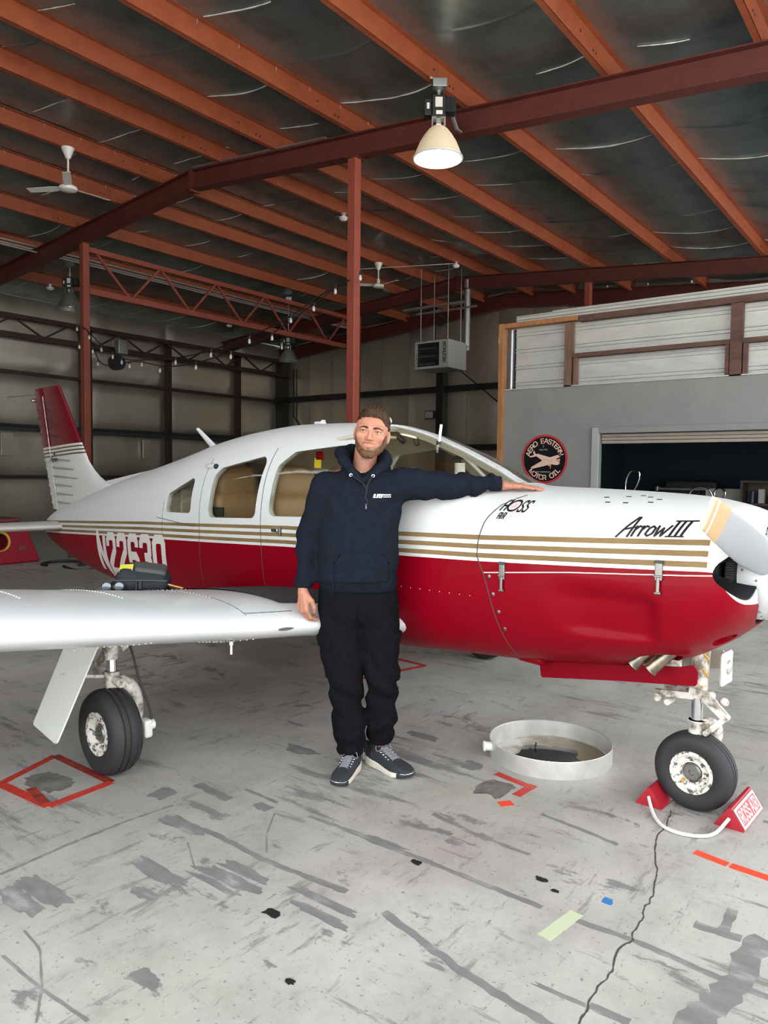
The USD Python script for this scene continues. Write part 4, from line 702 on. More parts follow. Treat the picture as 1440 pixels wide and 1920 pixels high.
# --- head, in its own frame (origin between the eyes), then tilted
HC = np.array([.030, -.035, 1.706]); RX, RY, RZ = -.03, .135, -.06
def rot(ax, t): return trimesh.transformations.rotation_matrix(t, ax)[:3, :3]
HM = rot((0, 1, 0), RY)@rot((0, 0, 1), RZ)@rot((1, 0, 0), RX); HS = .96
HX = np.array((1.075, 1, 1))
def h2l(p): return HC+HS*((np.asarray(p, float)*HX)@HM.T)
def l2h(p): return ((p-HC)@HM/HS)/HX
def mir(p): q = p.copy(); q[..., 0] = np.abs(q[..., 0]); return q
EYE = np.array([.0335, -.0755, .002])
def head_sdf(p):
    m_ = mir(p); d = ell_(p, (0, .022, .040), (.0745, .096, .088)); d = smin(d, ell_(p, (0, -.012, .018), (.068, .078, .082)), .03)
    d = smin(d, ell_(p, (0, -.022, -.052), (.060, .062, .064)), .03); d = smin(d, cap(m_, (.054, .015, -.055), (.018, -.068, -.108), .018, .017), .03)   # jaw
    d = smin(d, cap(p, (-.008, -.078, -.112), (.008, -.078, -.112), .018), .022); d = smin(d, ell_(m_, (.046, -.056, -.022), (.023, .024, .020)), .024)
    d = smin(d, cap(m_, (.012, -.0885, .0215), (.050, -.072, .022), .0085, .009), .012)                   # brow
    d = smax(d, -ell_(m_, EYE+np.array((.001, -.020, -.001)), (.0185, .0155, .0105)), .010)                                            # socket
    nose = chain(p, [(0, -.083, .016), (0, -.098, -.012), (0, -.1085, -.033)], [.0075, .0085, .0115], .006); nose = smin(nose, ell_(m_, (.0125, -.0945, -.0365), (.0085, .012, .0085)), .008); d = smin(d, nose, .010)
    d = smax(d, -cap(m_, (.0065, -.106, -.0455), (.0085, -.094, -.0455), .0032, .0034), .003)
    lid = L_(m_-EYE)-.0152; up = (m_[..., 2]-EYE[2])-.0042+.10*np.abs(m_[..., 0]-EYE[0])*4; lo_ = -(m_[..., 2]-EYE[2])-.0046+.06*np.abs(m_[..., 0]-EYE[0])*4
    lids = np.maximum(lid, -np.maximum(up, lo_)); d = smin(d, lids, .0035)
    d = smin(d, ell_(p, (0, -.079, -.066), (.030, .020, .020)), .012)
    lipu = smin(cap(m_, (.004, -.0985, -.0645), (.0225, -.0885, -.0685), .0042, .0022), cap(m_, (.004, -.0985, -.0645), (0, -.0975, -.0655), .0042), .003); lipl = cap(m_, (0, -.0975, -.0735), (.018, -.089, -.0715), .0052, .0026)
    d = smin(d, smin(lipu, lipl, .0015), .004); d = smax(d, -cap(m_, (0, -.103, -.0692), (.022, -.0915, -.0695), .0012), .0015)
    e = m_-np.array((.0770, .020, -.008)); e2 = e@rot((0, 0, 1), -.42); ear = ell_(e2, (0, 0, 0), (.0085, .020, .033)); ear = smax(ear, -ell_(e2, (.0085, -.002, .003), (.0058, .012, .021)), .004); ear = smin(ear, ell_(e2, (.000, -.004, -.026), (.007, .009, .010)), .006); d = smin(d, ear, .007)
    return d
def neck_sdf(p): return smin(chain(p, [(.004, .055, 1.63), (-.012, .045, 1.50), (-.02, .03, 1.40)], [.058, .060, .075], .02), cap(p, (-.10, .03, 1.455), (.07, .03, 1.455), .05), .04)
def skin_sdf(p): return smin(head_sdf(l2h(p))*HS, neck_sdf(p), .028)
head = surface_net(skin_sdf, (-.16, -.20, 1.40), (.19, .14, 1.86), .0033)
# limbs
SH_R, EL_R, WR_R = (-.196, .015, 1.442), (-.278, .045, 1.185), (-.299, -.035, .945)
SH_L, EL_L, WR_L = (.185, -.01, 1.462), (.455, .030, 1.452), (.672, .018, 1.468)
def cowl_top(x, y):          # height of the cowling under a point of the man's own axes
    c, s = math.cos(PR), math.sin(PR); w = PO+np.array([c*x-s*y, s*x+c*y, 0]); d = w-N0; c, s = math.cos(TH), math.sin(TH); a, q = c*d[0]+s*d[1], -s*d[0]+c*d[1]
    zb, zt, ww_, zw, nU, nL = [float(k(a)) for k in SP]; return zw+(zt-zw)*(1-min(.999, abs(q)/ww_)**nU)**(1/nU)
def hand_sdf(p, w, M, curl, scale=1.0, spread=1.0, thumb=None):   # wrist point w; columns of M: finger direction, thumb-side direction, back-of-hand direction
    q = (p-np.asarray(w))@M/scale
    d = chain(q, [(-.06, 0, 0), (-.01, .0, 0)], [.026, .024]); pal = np.minimum(cap(q, (.012, .016, 0), (.085, .027, .004), .016, .0135), cap(q, (.012, -.014, 0), (.078, -.028, .002), .015, .0125)); pal = smin(pal, cap(q, (.01, 0, .0), (.088, .004, .006), .017, .014), .014); d = smin(d, pal, .018)
    fg = None
    for k, (y0, L3, r0, c) in enumerate(((.030, (.045, .027, .021), .0092, .85), (.0105, (.050, .031, .022), .0094, 1.0), (-.010, (.046, .029, .021), .0090, 1.08), (-.029, (.036, .021, .018), .0080, 1.12))):
        P = np.array([.088-.004*abs(k-1)-(k == 3)*.006, y0, .004]); ang = 0.0; pts = [P-np.array((.02, 0, 0)), P]
        yd = (y0*.28*spread)/.09
        for j, l in enumerate(L3): ang += curl[j]*c; P = P+l*np.array([math.cos(ang), yd*.5, -math.sin(ang)]); pts.append(P)
        f = chain(q, pts, [r0*1.05, r0*1.04, r0, r0*.92, r0*.80], .003); fg = f if fg is None else np.minimum(fg, f)
    d = smin(d, fg, .005); th = thumb or [(.012, .020, -.004), (.040, .046, -.012), (.068, .056, -.018), (.092, .056, -.024)]
    return smin(d, chain(q, th, [.016, .0125, .0108, .0088], .006), .010)*scale
def colM(f, t): f = np.asarray(f, float); f = f/np.linalg.norm(f); t = np.asarray(t, float); t = t-f*(t@f); t /= np.linalg.norm(t); return np.stack([f, t, np.cross(f, t)], 1)
MR = colM((.04, -.10, -1), (.72, -.70, .10)); MR[:, 2] *= 1
thR = [(.012, .018, -.006), (.042, .040, -.020), (.072, .042, -.032), (.098, .034, -.040)]
handR = surface_net(lambda p: hand_sdf(p, (-.300, -.040, .925), MR, (.62, .75, .45), 1.0, .4, thR), (-.43, -.20, .70), (-.17, .10, 1.02), .0032)
wl_ = np.array([.690, .016, 0]); tip = np.array([.885, -.055, 0]); zq = cowl_top(.79, -.02); wl_[2] = cowl_top(.70, .012)+.034; tip[2] = cowl_top(.875, -.05)+.010
ML = colM(tip-wl_, np.cross((0, 0, 1.), tip-wl_)*-1)
if ML[2, 2] < 0: ML = colM(tip-wl_, np.cross((0, 0, 1.), tip-wl_)); 
thL = [(.012, .020, -.004), (.038, .046, -.010), (.064, .064, -.013), (.088, .074, -.016)]
handL = surface_net(lambda p: hand_sdf(p, wl_, ML, (.06, .08, .06), .98, 1.0, thL), (.58, -.20, 1.36), (.95, .16, 1.56), .0032)
body = surface_net(lambda p: np.minimum.reduce([chain(p, [(-.02, .03, 1.42), (-.025, .03, 1.2), (-.03, .03, .95)], [.10, .10, .11]), chain(p, [SH_R, EL_R, WR_R, (-.300, -.040, .925)], [.045, .036, .025, .022]), chain(p, [SH_L, EL_L, wl_], [.045, .036, .022]),
    cap(p, SH_R, SH_L, .05), chain(p, [(-.11, .03, .93), (-.085, .04, .5), (-.055, .075, .09)], [.075, .05, .036]), chain(p, [(.05, .03, .93), (.095, .05, .5), (.075, .13, .09)], [.075, .05, .036])]), (-.42, -.2, .02), (.80, .25, 1.56), .014)
try:
    bm = man(body)+man(head)+man(handR)+man(handL); bt = tri(bm)
    assert len(bt.faces) > 1000
except Exception: bt = join([body, head, handR, handL])
bp = obj('body', bt, 'skin', man_, smooth=True)
def beard_mask(p):      # < 0 where hair grows on the face
    m_ = mir(p); x, y, z = m_[..., 0], p[..., 1], p[..., 2]
    jaw = np.maximum(z-np.interp(x, [0, .022, .030, .042, .058, .068, .08], [-.086, -.083, -.076, -.064, -.048, -.004, .008]), -(z+.138)); jaw = np.maximum(jaw, y-.016+.25*(z+.05))
    mo = np.maximum(np.abs(z+.0555+.14*x)-.0050, x-.031); mo = np.minimum(mo, np.maximum(np.maximum(np.abs(z+.0865)-.006, x-.012), y+.05)); return np.minimum(jaw, np.maximum(mo, y+.05))
bv = np.asarray(bt.vertices); hv = l2h(bv); dn = np.where((L_(hv) < .2) & (bv[:, 2] > 1.5), smoothstep(-beard_mask(hv), -.006, .014), 0)
UsdGeom.PrimvarsAPI(bp).CreatePrimvar('beard', Sdf.ValueTypeNames.FloatArray, 'vertex').Set(Vt.FloatArray.FromNumpy(dn.astype(np.float32)))
for s, nm in ((-1, 'eye'), (1, 'eye')):
    c = EYE*np.array((s, 1, 1)); look = np.array((-.10, -1, -.02)); look /= np.linalg.norm(look)
    g = trimesh.creation.icosphere(3, .0132); g.apply_translation(c); g.vertices = h2l(g.vertices); ey = obj(nm, g, 'eye_white', man_, smooth=True)
    for rr_, off, m_, n2 in ((.0064, .0118, 'iris', 'iris'), (.0030, .0128, 'pupil', 'pupil')):
        g = lathe([(0, .0016), (rr_*.6, .0012), (rr_, 0), (rr_*.9, -.002), (0, -.003)], 16, c+look*off, look); g.vertices = h2l(g.vertices); obj(n2, g, m_, ey, smooth=True)
def hair_sdf(p):
    wob = (meshkit.noise(p*np.array((160., 40, 60)), 3)-.5)*.006
    d = smin(ell_(p, (.002, .020, .045), (.0805, .104, .094)), ell_(p, (.006, -.038, .098), (.055, .044, .036)), .03)+wob
    x, y, z = p[..., 0], p[..., 1], p[..., 2]; line = np.where(y < -.005, np.interp(np.abs(x), [0, .03, .047, .057, .066, .09], [.072, .073, .064, .030, -.008, -.04]), np.interp(y, [-.005, .008, .035, .08], [-.030, .024, .0, -.06]))+(meshkit.noise(p*120, 8)-.5)*.008
    d = np.maximum(d, (line-z)*.7); d = smax(d, -(head_sdf(p)+.004), .002) if 0 else d
    e = mir(p)-np.array((.0800, .024, -.008)); return np.maximum(d, -(ell_(e, (0, 0, 0), (.016, .019, .036))))
hr = surface_net(hair_sdf, (-.10, -.12, -.09), (.10, .14, .15), .0032); hr.vertices = h2l(hr.vertices); obj('hair', hr, 'hair_brown', man_, smooth=True)
def beard_sdf(p):
    m_ = mir(p); z_ = p[..., 2]; d = head_sdf(p)-.0002+(meshkit.noise(p*300, 4)-.5)*.0062; msk = np.maximum(beard_mask(p)+.012, z_+.062)+(meshkit.noise(p*170, 6)-.5)*.014
    return np.maximum(np.maximum(d, msk*.7), -cap(m_, (0, -.099, -.069), (.021, -.0905, -.0695), .0075, .004))
bd = surface_net(beard_sdf, (-.09, -.13, -.15), (.09, .05, .03), .0026); bd.vertices = h2l(bd.vertices); obj('beard', bd, 'beard_brown', man_, smooth=True)
def brow_sdf(p):
    m_ = mir(p); x, z = m_[..., 0], p[..., 2]; return np.maximum(np.maximum(np.abs(head_sdf(p)-.001)-.0022, np.abs(z-np.interp(x, [.012, .034, .054], [.0175, .0225, .0165]))-np.interp(x, [.010, .018, .035, .056], [.0022, .0042, .0036, .0008])+(meshkit.noise(p*380, 5)-.5)*.002), np.maximum(np.abs(x-.033)-.022, p[..., 1]+.05))
bw = surface_net(brow_sdf, (-.07, -.12, .005), (.07, -.04, .04), .0016); bw.vertices = h2l(bw.vertices); obj('eyebrows', bw, 'hair_brown', man_, smooth=True, kind='stuff')
def lash_sdf(p): m_ = mir(p); x = m_[..., 0]-EYE[0]; return np.maximum(np.abs(L_(m_-EYE)-.0152)-.0009, np.abs(p[..., 2]-EYE[2]-.0046+.40*np.abs(x)*1.0-.0000)-.0011) 
ls_ = surface_net(lash_sdf, (-.06, -.10, -.02), (.06, -.055, .02), .0008); ls_.vertices = h2l(ls_.vertices); obj('eyelashes', ls_, 'hair_brown', man_, smooth=True, kind='stuff')
def lip_sdf(p):
    x, z = np.abs(p[..., 0]), p[..., 2]; w = np.interp(x, [0, .004, .008, .018, .0245], [.0036, .0046, .0044, .0026, .0004]); w2 = np.interp(x, [0, .012, .0245], [.0062, .0052, .0004]); mid = -.0690+x*.0
    return np.maximum(np.maximum(np.abs(head_sdf(p)-.0002)-.0011, np.maximum(z-mid-w, mid-w2-z)), np.maximum(x-.0245, p[..., 1]+.06))
lp_ = surface_net(lip_sdf, (-.03, -.115, -.085), (.03, -.055, -.055), .0011); lp_.vertices = h2l(lp_.vertices); obj('lips', lp_, 'skin_lip', man_, smooth=True)
# --- hoodie
ZT_ = [.90, .935, .98, 1.06, 1.16, 1.26, 1.36, 1.43, 1.48, 1.52, 1.56]
TX = [(-.038, .186), (-.038, .188), (-.038, .196), (-.036, .200), (-.033, .199), (-.029, .199), (-.024, .202), (-.018, .200), (-.015, .165), (-.012, .11), (-.01, .08)]
TY = [.128, .130, .145, .146, .143, .140, .138, .132, .115, .09, .07]
def torso(p):
    z = p[..., 2]; cx = np.interp(z, ZT_, [t[0] for t in TX]); rx = np.interp(z, ZT_, [t[1] for t in TX]); ry = np.interp(z, ZT_, TY)
    u, v = (p[..., 0]-cx)/rx, (p[..., 1]-.022)/ry; k = (np.abs(u)**2.5+np.abs(v)**2.5)**.4; return np.maximum((k-1)*np.minimum(rx, ry)*.9, np.maximum(z-1.56, .932-z))
def arm_wr(p, a, b, f, amp, ph):      # creases running round a sleeve
    a, b = np.asarray(a, float), np.asarray(b, float); d = b-a; L = np.linalg.norm(d); t = ((p-a)@d)/L; n = meshkit.fbm(p*np.array((9., 9, 9)), 2, int(ph))
    return amp*np.sin(f*t+2.4*n*PI+ph+9*p[..., 2]*(1 if abs(d[0]) > abs(d[2]) else 0)+9*p[..., 0]*(0 if abs(d[0]) > abs(d[2]) else 1))*np.clip(.15+t/L, 0, 1)
def hoodie_sdf(p):
    x, y, z = p[..., 0], p[..., 1], p[..., 2]; d = torso(p); n = meshkit.fbm(p*np.array((6., 6, 4)), 3, 2)-.5
    d = d+n*.028*np.clip((1.45-z)/.2, 0, 1)+.008*np.sin(38*z+9*x+10*n)*np.exp(-((z-.985)/.06)**2)+.006*np.sin(52*(x*.7-z*.5)+14*n)*np.exp(-((x-.15)/.08)**2-((z-1.36)/.14)**2)+.005*np.sin(46*(x*.8+z*.6)+14*n)*np.exp(-((x+.17)/.07)**2-((z-1.34)/.16)**2)
    d = np.where(z < .985, d+.004*np.clip((.985-z)/.01, 0, 1)+.0007*np.sin(900*np.arctan2(y-.02, x+.04)/6.28), d)
    ar = chain(p, [SH_R, EL_R, (-.297, -.022, .975)], [.078, .061, .045], .03)+arm_wr(p, SH_R, WR_R, 46, .0085, 1)
    ar = np.minimum(ar, cap(p, (-.297, -.022, .985), WR_R, .041, .039)); ar = np.maximum(ar, ((p-np.array(WR_R))@np.array((-.04, -.25, -.97))))
    al = chain(p, [SH_L, EL_L, (.622, .022, 1.468)], [.084, .060, .043], .03)+arm_wr(p, SH_L, WR_L, 50, .0105, 3)
    al = np.minimum(al, cap(p, (.622, .022, 1.468), WR_L, .039, .037)); al = np.maximum(al, ((p-np.array(WR_L))@np.array((1., 0, 0))))
    d = smin(d, ar, .028); d = smin(d, al, .035); d = smin(d, ell_(p, (-.115, .03, 1.465), (.085, .075, .045)), .04); d = smin(d, ell_(p, (.095, .02, 1.472), (.085, .075, .045)), .04)
    # kangaroo pocket
    px = x+.012; e = np.maximum(np.maximum(z-1.135, .985-z), np.maximum(np.abs(px)-.135, np.abs(px)*.9+z*.62-.79)); d = np.where((y < 0), d-.006*np.clip(-e/.008, 0, 1), d)
    d = np.where(y < 0, d+.004*np.exp(-(e/.004)**2), d)
    # neck opening and hood
    d = smax(d, -np.minimum(cap(p, (-.012, .035, 1.46), (.0, .05, 1.75), .066, .070), chain(p, [(-.010, -.03, 1.58), (-.014, -.115, 1.498), (-.014, -.19, 1.50)], [.062, .018, .012])), .012)
    hd = [(-.016, -.118, 1.472), (-.060, -.096, 1.515), (-.104, -.045, 1.572), (-.118, .03, 1.610), (-.075, .11, 1.615), (0, .135, 1.605), (.075, .105, 1.598), (.100, .03, 1.580), (.080, -.045, 1.545), (.036, -.094, 1.508), (-.010, -.118, 1.472)]
    hood = chain(p, hd, [.012, .020, .027, .032, .040, .046, .040, .032, .026, .020, .012], .012); hood = hood+.003*np.sin(60*z+14*n+20*x); hood = smin(hood, ell_(p, (0, .135, 1.52), (.13, .06, .10)), .03)
    return np.maximum(smin(d, smax(hood, -cap(p, (-.012, .045, 1.46), (.01, .045, 1.75), .064), .006), .012), .934-z)
hoo = surface_net(hoodie_sdf, (-.42, -.22, .90), (.74, .24, 1.68), .0062); trimesh.smoothing.filter_taubin(hoo, iterations=3)
hd_ = obj('hoodie', hoo, 'hoodie_navy', man_, smooth=True)
tee = surface_net(lambda p: np.maximum(np.abs(cap(p, (-.012, .03, 1.46), (.0, .045, 1.75), .063, .066))-.003, (p[..., 2]-1.535+.35*(p[..., 1])+.5*np.abs(p[..., 0]+.075))), (-.12, -.1, 1.45), (.12, .14, 1.62), .004)
obj('undershirt', tee, 'shirt_white', man_, smooth=True)
for x, z in ((-.066, 1.503), (.040, 1.500)):
    yy = -.130; obj('eyelet', lathe([(.0072, 0), (.0085, .002), (.0072, .004), (.0042, .004), (.0042, 0)], 14, (x, yy+.006, z), (0, -1, .3)), 'print_white', hd_)
obj('drawstring', tube([(-.066, -.131, 1.503), (-.030, -.150, 1.482), (.002, -.161, 1.452), (.010, -.166, 1.435)], .0032, 8, spline=20), 'cord_black', hd_)
obj('drawstring', tube([(.040, -.129, 1.500), (.024, -.150, 1.478), (.012, -.164, 1.45), (.010, -.168, 1.425), (.006, -.166, 1.40), (.012, -.165, 1.385), (.008, -.162, 1.36)], .0032, 8, spline=26), 'cord_black', hd_)
obj('string_tip', cyl((.009, -.163, 1.368), (.008, -.161, 1.345), .0030, 8), 'lace_grey', hd_)
# chest print laid on the cloth
def on_cloth(poly, off=.0022):
    ps = list(poly.geoms) if hasattr(poly, 'geoms') else [poly]; out = []
    for q in ps:
        v2, f2 = trimesh.creation.triangulate_polygon(q, engine='earcut'); g = fine(T(np.c_[v2, np.zeros(len(v2))], f2), .01); v = g.vertices.copy(); P = np.stack([v[:, 0], np.full(len(v), -.30), v[:, 1]], 1)
        for _ in range(40): P[:, 1] += np.clip(hoodie_sdf(P)*.8, -.03, .03)
        P[:, 1] -= off; g = T(P, g.faces)
        if (g.face_normals[:, 1]*g.area_faces).sum() > 0: g.invert()
        out.append(g)
    return join(out)
sk = lambda x0, z0, x1, z1, k=.25: Polygon([(x0, z0), (x1, z0), (x1+k*(z1-z0), z1), (x0+k*(z1-z0), z1)])
pr = [sk(.040, 1.396, .084, 1.414).difference(unary_union([sk(.051, 1.399, .056, 1.4145), sk(.063, 1.3955, .0655, 1.408), sk(.071, 1.402, .079, 1.4045)]))]
for r_, z in enumerate((1.407, 1.397)):
    for k in range(5): pr.append(sk(.088+k*.0076+r_*.001, z, .0945+k*.0076, z+.006))
obj('chest_print', on_cloth(unary_union(pr)), 'print_white', hd_, smooth=True, label='small white print on the chest')
# --- trousers
def trouser_sdf(p):
    x, y, z = p[..., 0], p[..., 1], p[..., 2]; n = meshkit.fbm(p*np.array((7., 7, 5)), 3, 12)-.5
    u, v = (x+.032)/.172, (y-.03)/.125; d = np.maximum(smax((np.sqrt(u*u+v*v)-1)*.13, .79-z, .07), z-.985)
    lg = chain(p, [(-.122, .03, .90), (-.118, .028, .74), (-.092, .015, .48), (-.072, .05, .26), (-.060, .072, .125)], [.098, .098, .082, .075, .072], .03)
    rg_ = chain(p, [(.058, .03, .90), (.074, .03, .74), (.092, .025, .48), (.086, .085, .27), (.080, .125, .17)], [.098, .096, .080, .074, .070], .03)
    for s, q in ((0, lg), (1, rg_)): pass
    lg = lg+n*.034+.0095*np.sin(40*z+26*x+12*n)*np.exp(-((z-.40)/.10)**2)+.0065*np.sin(62*z-14*x+10*n)*np.exp(-((z-.15)/.06)**2); lg = np.maximum(lg, .088-z+.10*(y-.07))
    rg_ = rg_+n*.034+.0115*np.sin(44*z+34*x+10*n)*np.exp(-((z-.47)/.13)**2)+.0085*np.sin(58*z-20*x+10*n)*np.exp(-((z-.22)/.07)**2); rg_ = np.maximum(rg_, .125-z+.05*(y-.1))
    leg = smin(lg, rg_, .02); d = smin(d, leg, .06); d = d+.004*np.exp(-((x+.032)/.003)**2)*(y < 0)*np.clip((z-.78)/.03, 0, 1)
    for c, r in (((-.205, .0, .60), (.040, .075, .105)), ((.168, .02, .62), (.036, .075, .105))):
        q = np.abs(p-np.array(c))-np.array(r)+.014; bx = L_(np.maximum(q, 0))+np.minimum(q.max(-1), 0)-.014; flap = np.maximum(np.abs(z-c[2]-.075)-.026, 0); d = smin(d, smax(bx, leg-.011-.004*(np.abs(z-c[2]-.08) < .03), .004), .004)
    d = d+.0050*np.sin(60*(x+.6*z)+9*n)*np.exp(-((z-.82)/.07)**2)*(y < .02)
    return d
tro = surface_net(trouser_sdf, (-.32, -.16, .06), (.27, .24, 1.0), .0060); trimesh.smoothing.filter_taubin(tro, iterations=2); obj('trousers', tro, 'trouser_black', man_, smooth=True)
# --- shoes
def shoe(heel, toe, nm):
    heel, toe = np.array([*heel, 0.]), np.array([*toe, 0.]); f = toe-heel; Ls = np.linalg.norm(f); f /= Ls; rgt = np.array((f[1], -f[0], 0)); k = Ls/.30
    out = lambda g: g if 0 else T(heel+k*(g.vertices[:, :1]*f+g.vertices[:, 1:2]*rgt+g.vertices[:, 2:]*np.array((0, 0, 1.))), g.faces[:, ::-1])
    wd = lambda u: np.interp(u, [0, .02, .06, .12, .18, .23, .27, .295, .30], [.012, .030, .038, .038, .045, .049, .043, .030, .024])
    cen = lambda u: np.interp(u, [0, .12, .22, .30], [0, -.002, .002, -.006])
    def base(p): return np.abs(p[..., 1]-cen(p[..., 0]))-wd(p[..., 0])
    def sole(p): z = p[..., 2]; zt = np.interp(p[..., 0], [0, .10, .2, .3], [.046, .038, .028, .034]); zb = np.interp(p[..., 0], [0, .03, .22, .3], [.006, 0, 0, .016]); return smax(np.maximum(base(p)-.003, L_(p[..., :2]-np.array((.245, -.004)))-.056+np.where(p[..., 0] < .245, 1, 0)*-9), np.maximum(z-zt, zb-z), .008)
    def upper(p):
        u, z = p[..., 0], p[..., 2]; top = np.interp(u, [0, .03, .08, .11, .16, .21, .26, .30], [.098, .104, .098, .104, .086, .066, .056, .040])
        cyy = (p[..., 1]-cen(u)); w = wd(u)*np.sqrt(np.clip(1-(np.clip(z-.03, 0, 1)/(top-.022))**2.4, 0, 1)); d = np.maximum(np.maximum((np.abs(cyy)-w)*.7, L_(p[..., :2]-np.array((.245, -.004)))-.054+np.where(u < .245, 1, 0)*-9), np.maximum(.026-z, z-top)*.8)
        return smax(d, -smax(cap(p, (.02, 0, .13), (.085, 0, .125), .030), -(z-.075), .006), .006)
    lo, hi = (-.02, -.07, -.01), (.32, .07, .13)
    up = surface_net(upper, lo, hi, .0042); trimesh.smoothing.filter_taubin(up, iterations=4); so = surface_net(sole, lo, hi, .0042)
    t = obj(nm, out(up), 'shoe_mesh', man_, smooth=True); obj('sole', out(so), 'shoe_sole', t, smooth=40)
    tc = surface_net(lambda p: np.maximum(np.maximum(sole(p)-.0018, .255-p[..., 0]), np.maximum(p[..., 2]-.030, p[..., 0]-.301)), lo, (.33, .07, .13), .0042); obj('toe_guard', out(tc), 'shoe_dark', t, smooth=True)
    tg = surface_net(lambda p: smax(smax(upper(p)-.004, np.abs(p[..., 1])-.019, .003), np.maximum(.115-p[..., 0], p[..., 0]-.20), .003), lo, hi, .004); obj('tongue', out(tg), 'lace_grey', t, smooth=True)
    la = []
    for i in range(5):
        u = .125+i*.0165; h_ = lambda u: np.interp(u, [.08, .11, .16, .21], [.102, .108, .092, .073]); a, b = np.array((u, -.024, h_(u)-.010)), np.array((u+.012, .024, h_(u+.012)-.010)); m_ = (a+b)/2+np.array((0, 0, .012)); la += [tube([a, m_, b], .0028, 6, spline=8), tube([a*(1, -1, 1), m_, b*(1, -1, 1)], .0028, 6, spline=8)]
    la += [tube([(.125, 0, .112), (.10, .03, .118), (.115, .045, .098), (.135, .02, .11)], .0024, 6, spline=14), tube([(.125, 0, .112), (.105, -.03, .118), (.12, -.045, .096), (.135, -.02, .11)], .0024, 6, spline=14)]
    obj('laces', [out(q) for q in la], 'lace_grey', t, smooth=True, kind='stuff')
    obj('eyelet_tab', [out(cbox((.13+i*.018, s*.030, .088-.006*i), (.008, .008, .004), .0015)) for i in range(4) for s in (-1, 1)], 'print_white', t, kind='stuff')
    sd = surface_net(lambda p: np.maximum(np.maximum(upper(p)-.0016, p[..., 0]-.07), .044-p[..., 2]), lo, hi, .0042); obj('heel_counter', out(sd), 'shoe_dark', t, smooth=True)
shoe((-.032, .112), (-.124, -.165), 'shoe'); shoe((.020, .180), (.236, -.062), 'shoe')
for a, b in (((-.055, .07, .08), (-.06, .07, .20)), ((.068, .13, .08), (.078, .125, .22))): obj('sock', cyl(a, b, .040, 20), 'cord_black', man_)
# ---------------------------------------------------------------- floor marks, tape and things on the floor
noise_mat('floor_worn', [(.35, (.17, .17, .167)), (.55, (.215, .212, .207)), (.66, (.33, .325, .315))], 16, .55, detail=9, stretch=(1, .35, 1))
noise_mat('floor_oil', [(.35, (.10, .096, .086)), (.62, (.21, .203, .19))], 9, .5, detail=5)
noise_mat('tape_red', [(.35, (.42, .030, .020)), (.7, (.60, .050, .030))], 30, .5); noise_mat('tape_dirty', [(.40, (.16, .030, .022)), (.6, (.42, .035, .024))], 22, .55)
plain('tape_orange', (.78, .070, .025), .5); plain('tape_green', (.50, .56, .38), .6); plain('crack_dark', (.06, .055, .05), .9); plain('scrap_black', (.008, .008, .008), .7); plain('scrap_blue', (.03, .17, .45), .6)
plain('chock_red', (.36, .010, .022), .42); plain('chock_plate', (.80, .42, .42), .5); plain('rope_white', (.74, .72, .66), .8)
rf = np.random.RandomState(11)
def ribbon(pts, w, z=.0006, jag=.25, step=.03, gaps=0):
    p = np.array(pts, float); d = np.concatenate([[0], np.cumsum(np.linalg.norm(np.diff(p, axis=0), axis=1))]); t = np.arange(0, d[-1], step); t = np.append(t, d[-1])
    q = np.stack([np.interp(t, d, p[:, k]) for k in (0, 1)], 1); g = np.gradient(q, axis=0); g /= np.linalg.norm(g, axis=1)[:, None]; nr = np.stack([-g[:, 1], g[:, 0]], 1)
    a = q+nr*(w/2*(1+jag*rf.uniform(-1, 1, len(q))))[:, None]; b = q-nr*(w/2*(1+jag*rf.uniform(-1, 1, len(q))))[:, None]; pl = Polygon(np.vstack([a, b[::-1]])).buffer(0)
    return extrude(pl, z)
def blot(x0, y0, x1, y1, jag=.4, n=40, z=.0005):
    cx, cy, rx, ry = (x0+x1)/2, (y0+y1)/2, abs(x1-x0)/2, abs(y1-y0)/2; t = np.arange(n)*2*PI/n; k = 1+jag*(meshkit.fbm(np.stack([np.cos(t)*1.6+cx*7, np.sin(t)*1.6+cy*7, 0*t], -1), 3, 4)-.5)*2
    sx = np.sign(np.cos(t))*np.abs(np.cos(t))**.6; sy = np.sign(np.sin(t))*np.abs(np.sin(t))**.6
    return extrude(Polygon(np.stack([cx+rx*sx*k, cy+ry*sy*k], 1)).buffer(0), z)
lines = [([[2.394, 2.217], [2.401, 1.809], [2.384, 1.10]], .026), ([[2.386, .99], [2.399, .787], [2.374, .474], [2.375, .38], [2.37, -.4]], .026),
 ([[2.022, 2.684], [2.017, 2.515], [2.025, 2.37], [2.006, 2.083], [2.025, 1.86], [2.036, 1.70]], .030), ([[2.02, 1.519], [1.972, 1.339], [1.917, 1.134], [1.898, 1.005], [1.872, .80], [1.85, .5]], .034),
 ([[1.321, 2.793], [1.594, 2.806], [1.898, 2.799], [2.088, 2.771]], .018), ([[2.667, .433], [2.589, .465], [2.415, .46], [2.292, .485], [2.123, .528], [1.9, .56]], .085), ([[2.618, .65], [2.622, .504]], .045), ([[2.792, .566], [2.599, .564]], .035), ([[2.02, .779], [2.022, .664]], .03),
 ([[1.203, 2.386], [1.185, 2.251], [1.099, 2.081], [1.014, 1.952]], .007), ([[1.097, 2.312], [1.092, 2.108], [1.105, 1.847]], .011), ([[1.91, 2.442], [1.796, 2.253]], .005), ([[2.317, 2.355], [2.157, 2.24], [2.049, 2.127]], .006), ([[2.306, 2.873], [2.283, 2.616]], .05), ([[2.409, 2.646], [2.401, 2.423]], .02), ([[2.75, 1.80], [2.706, 1.586], [2.69, 1.3]], .022), ([[3.6, .62], [3.64, .3]], .03), ([[3.05, 1.42], [3.02, 1.2], [2.99, 1.05]], .022)]
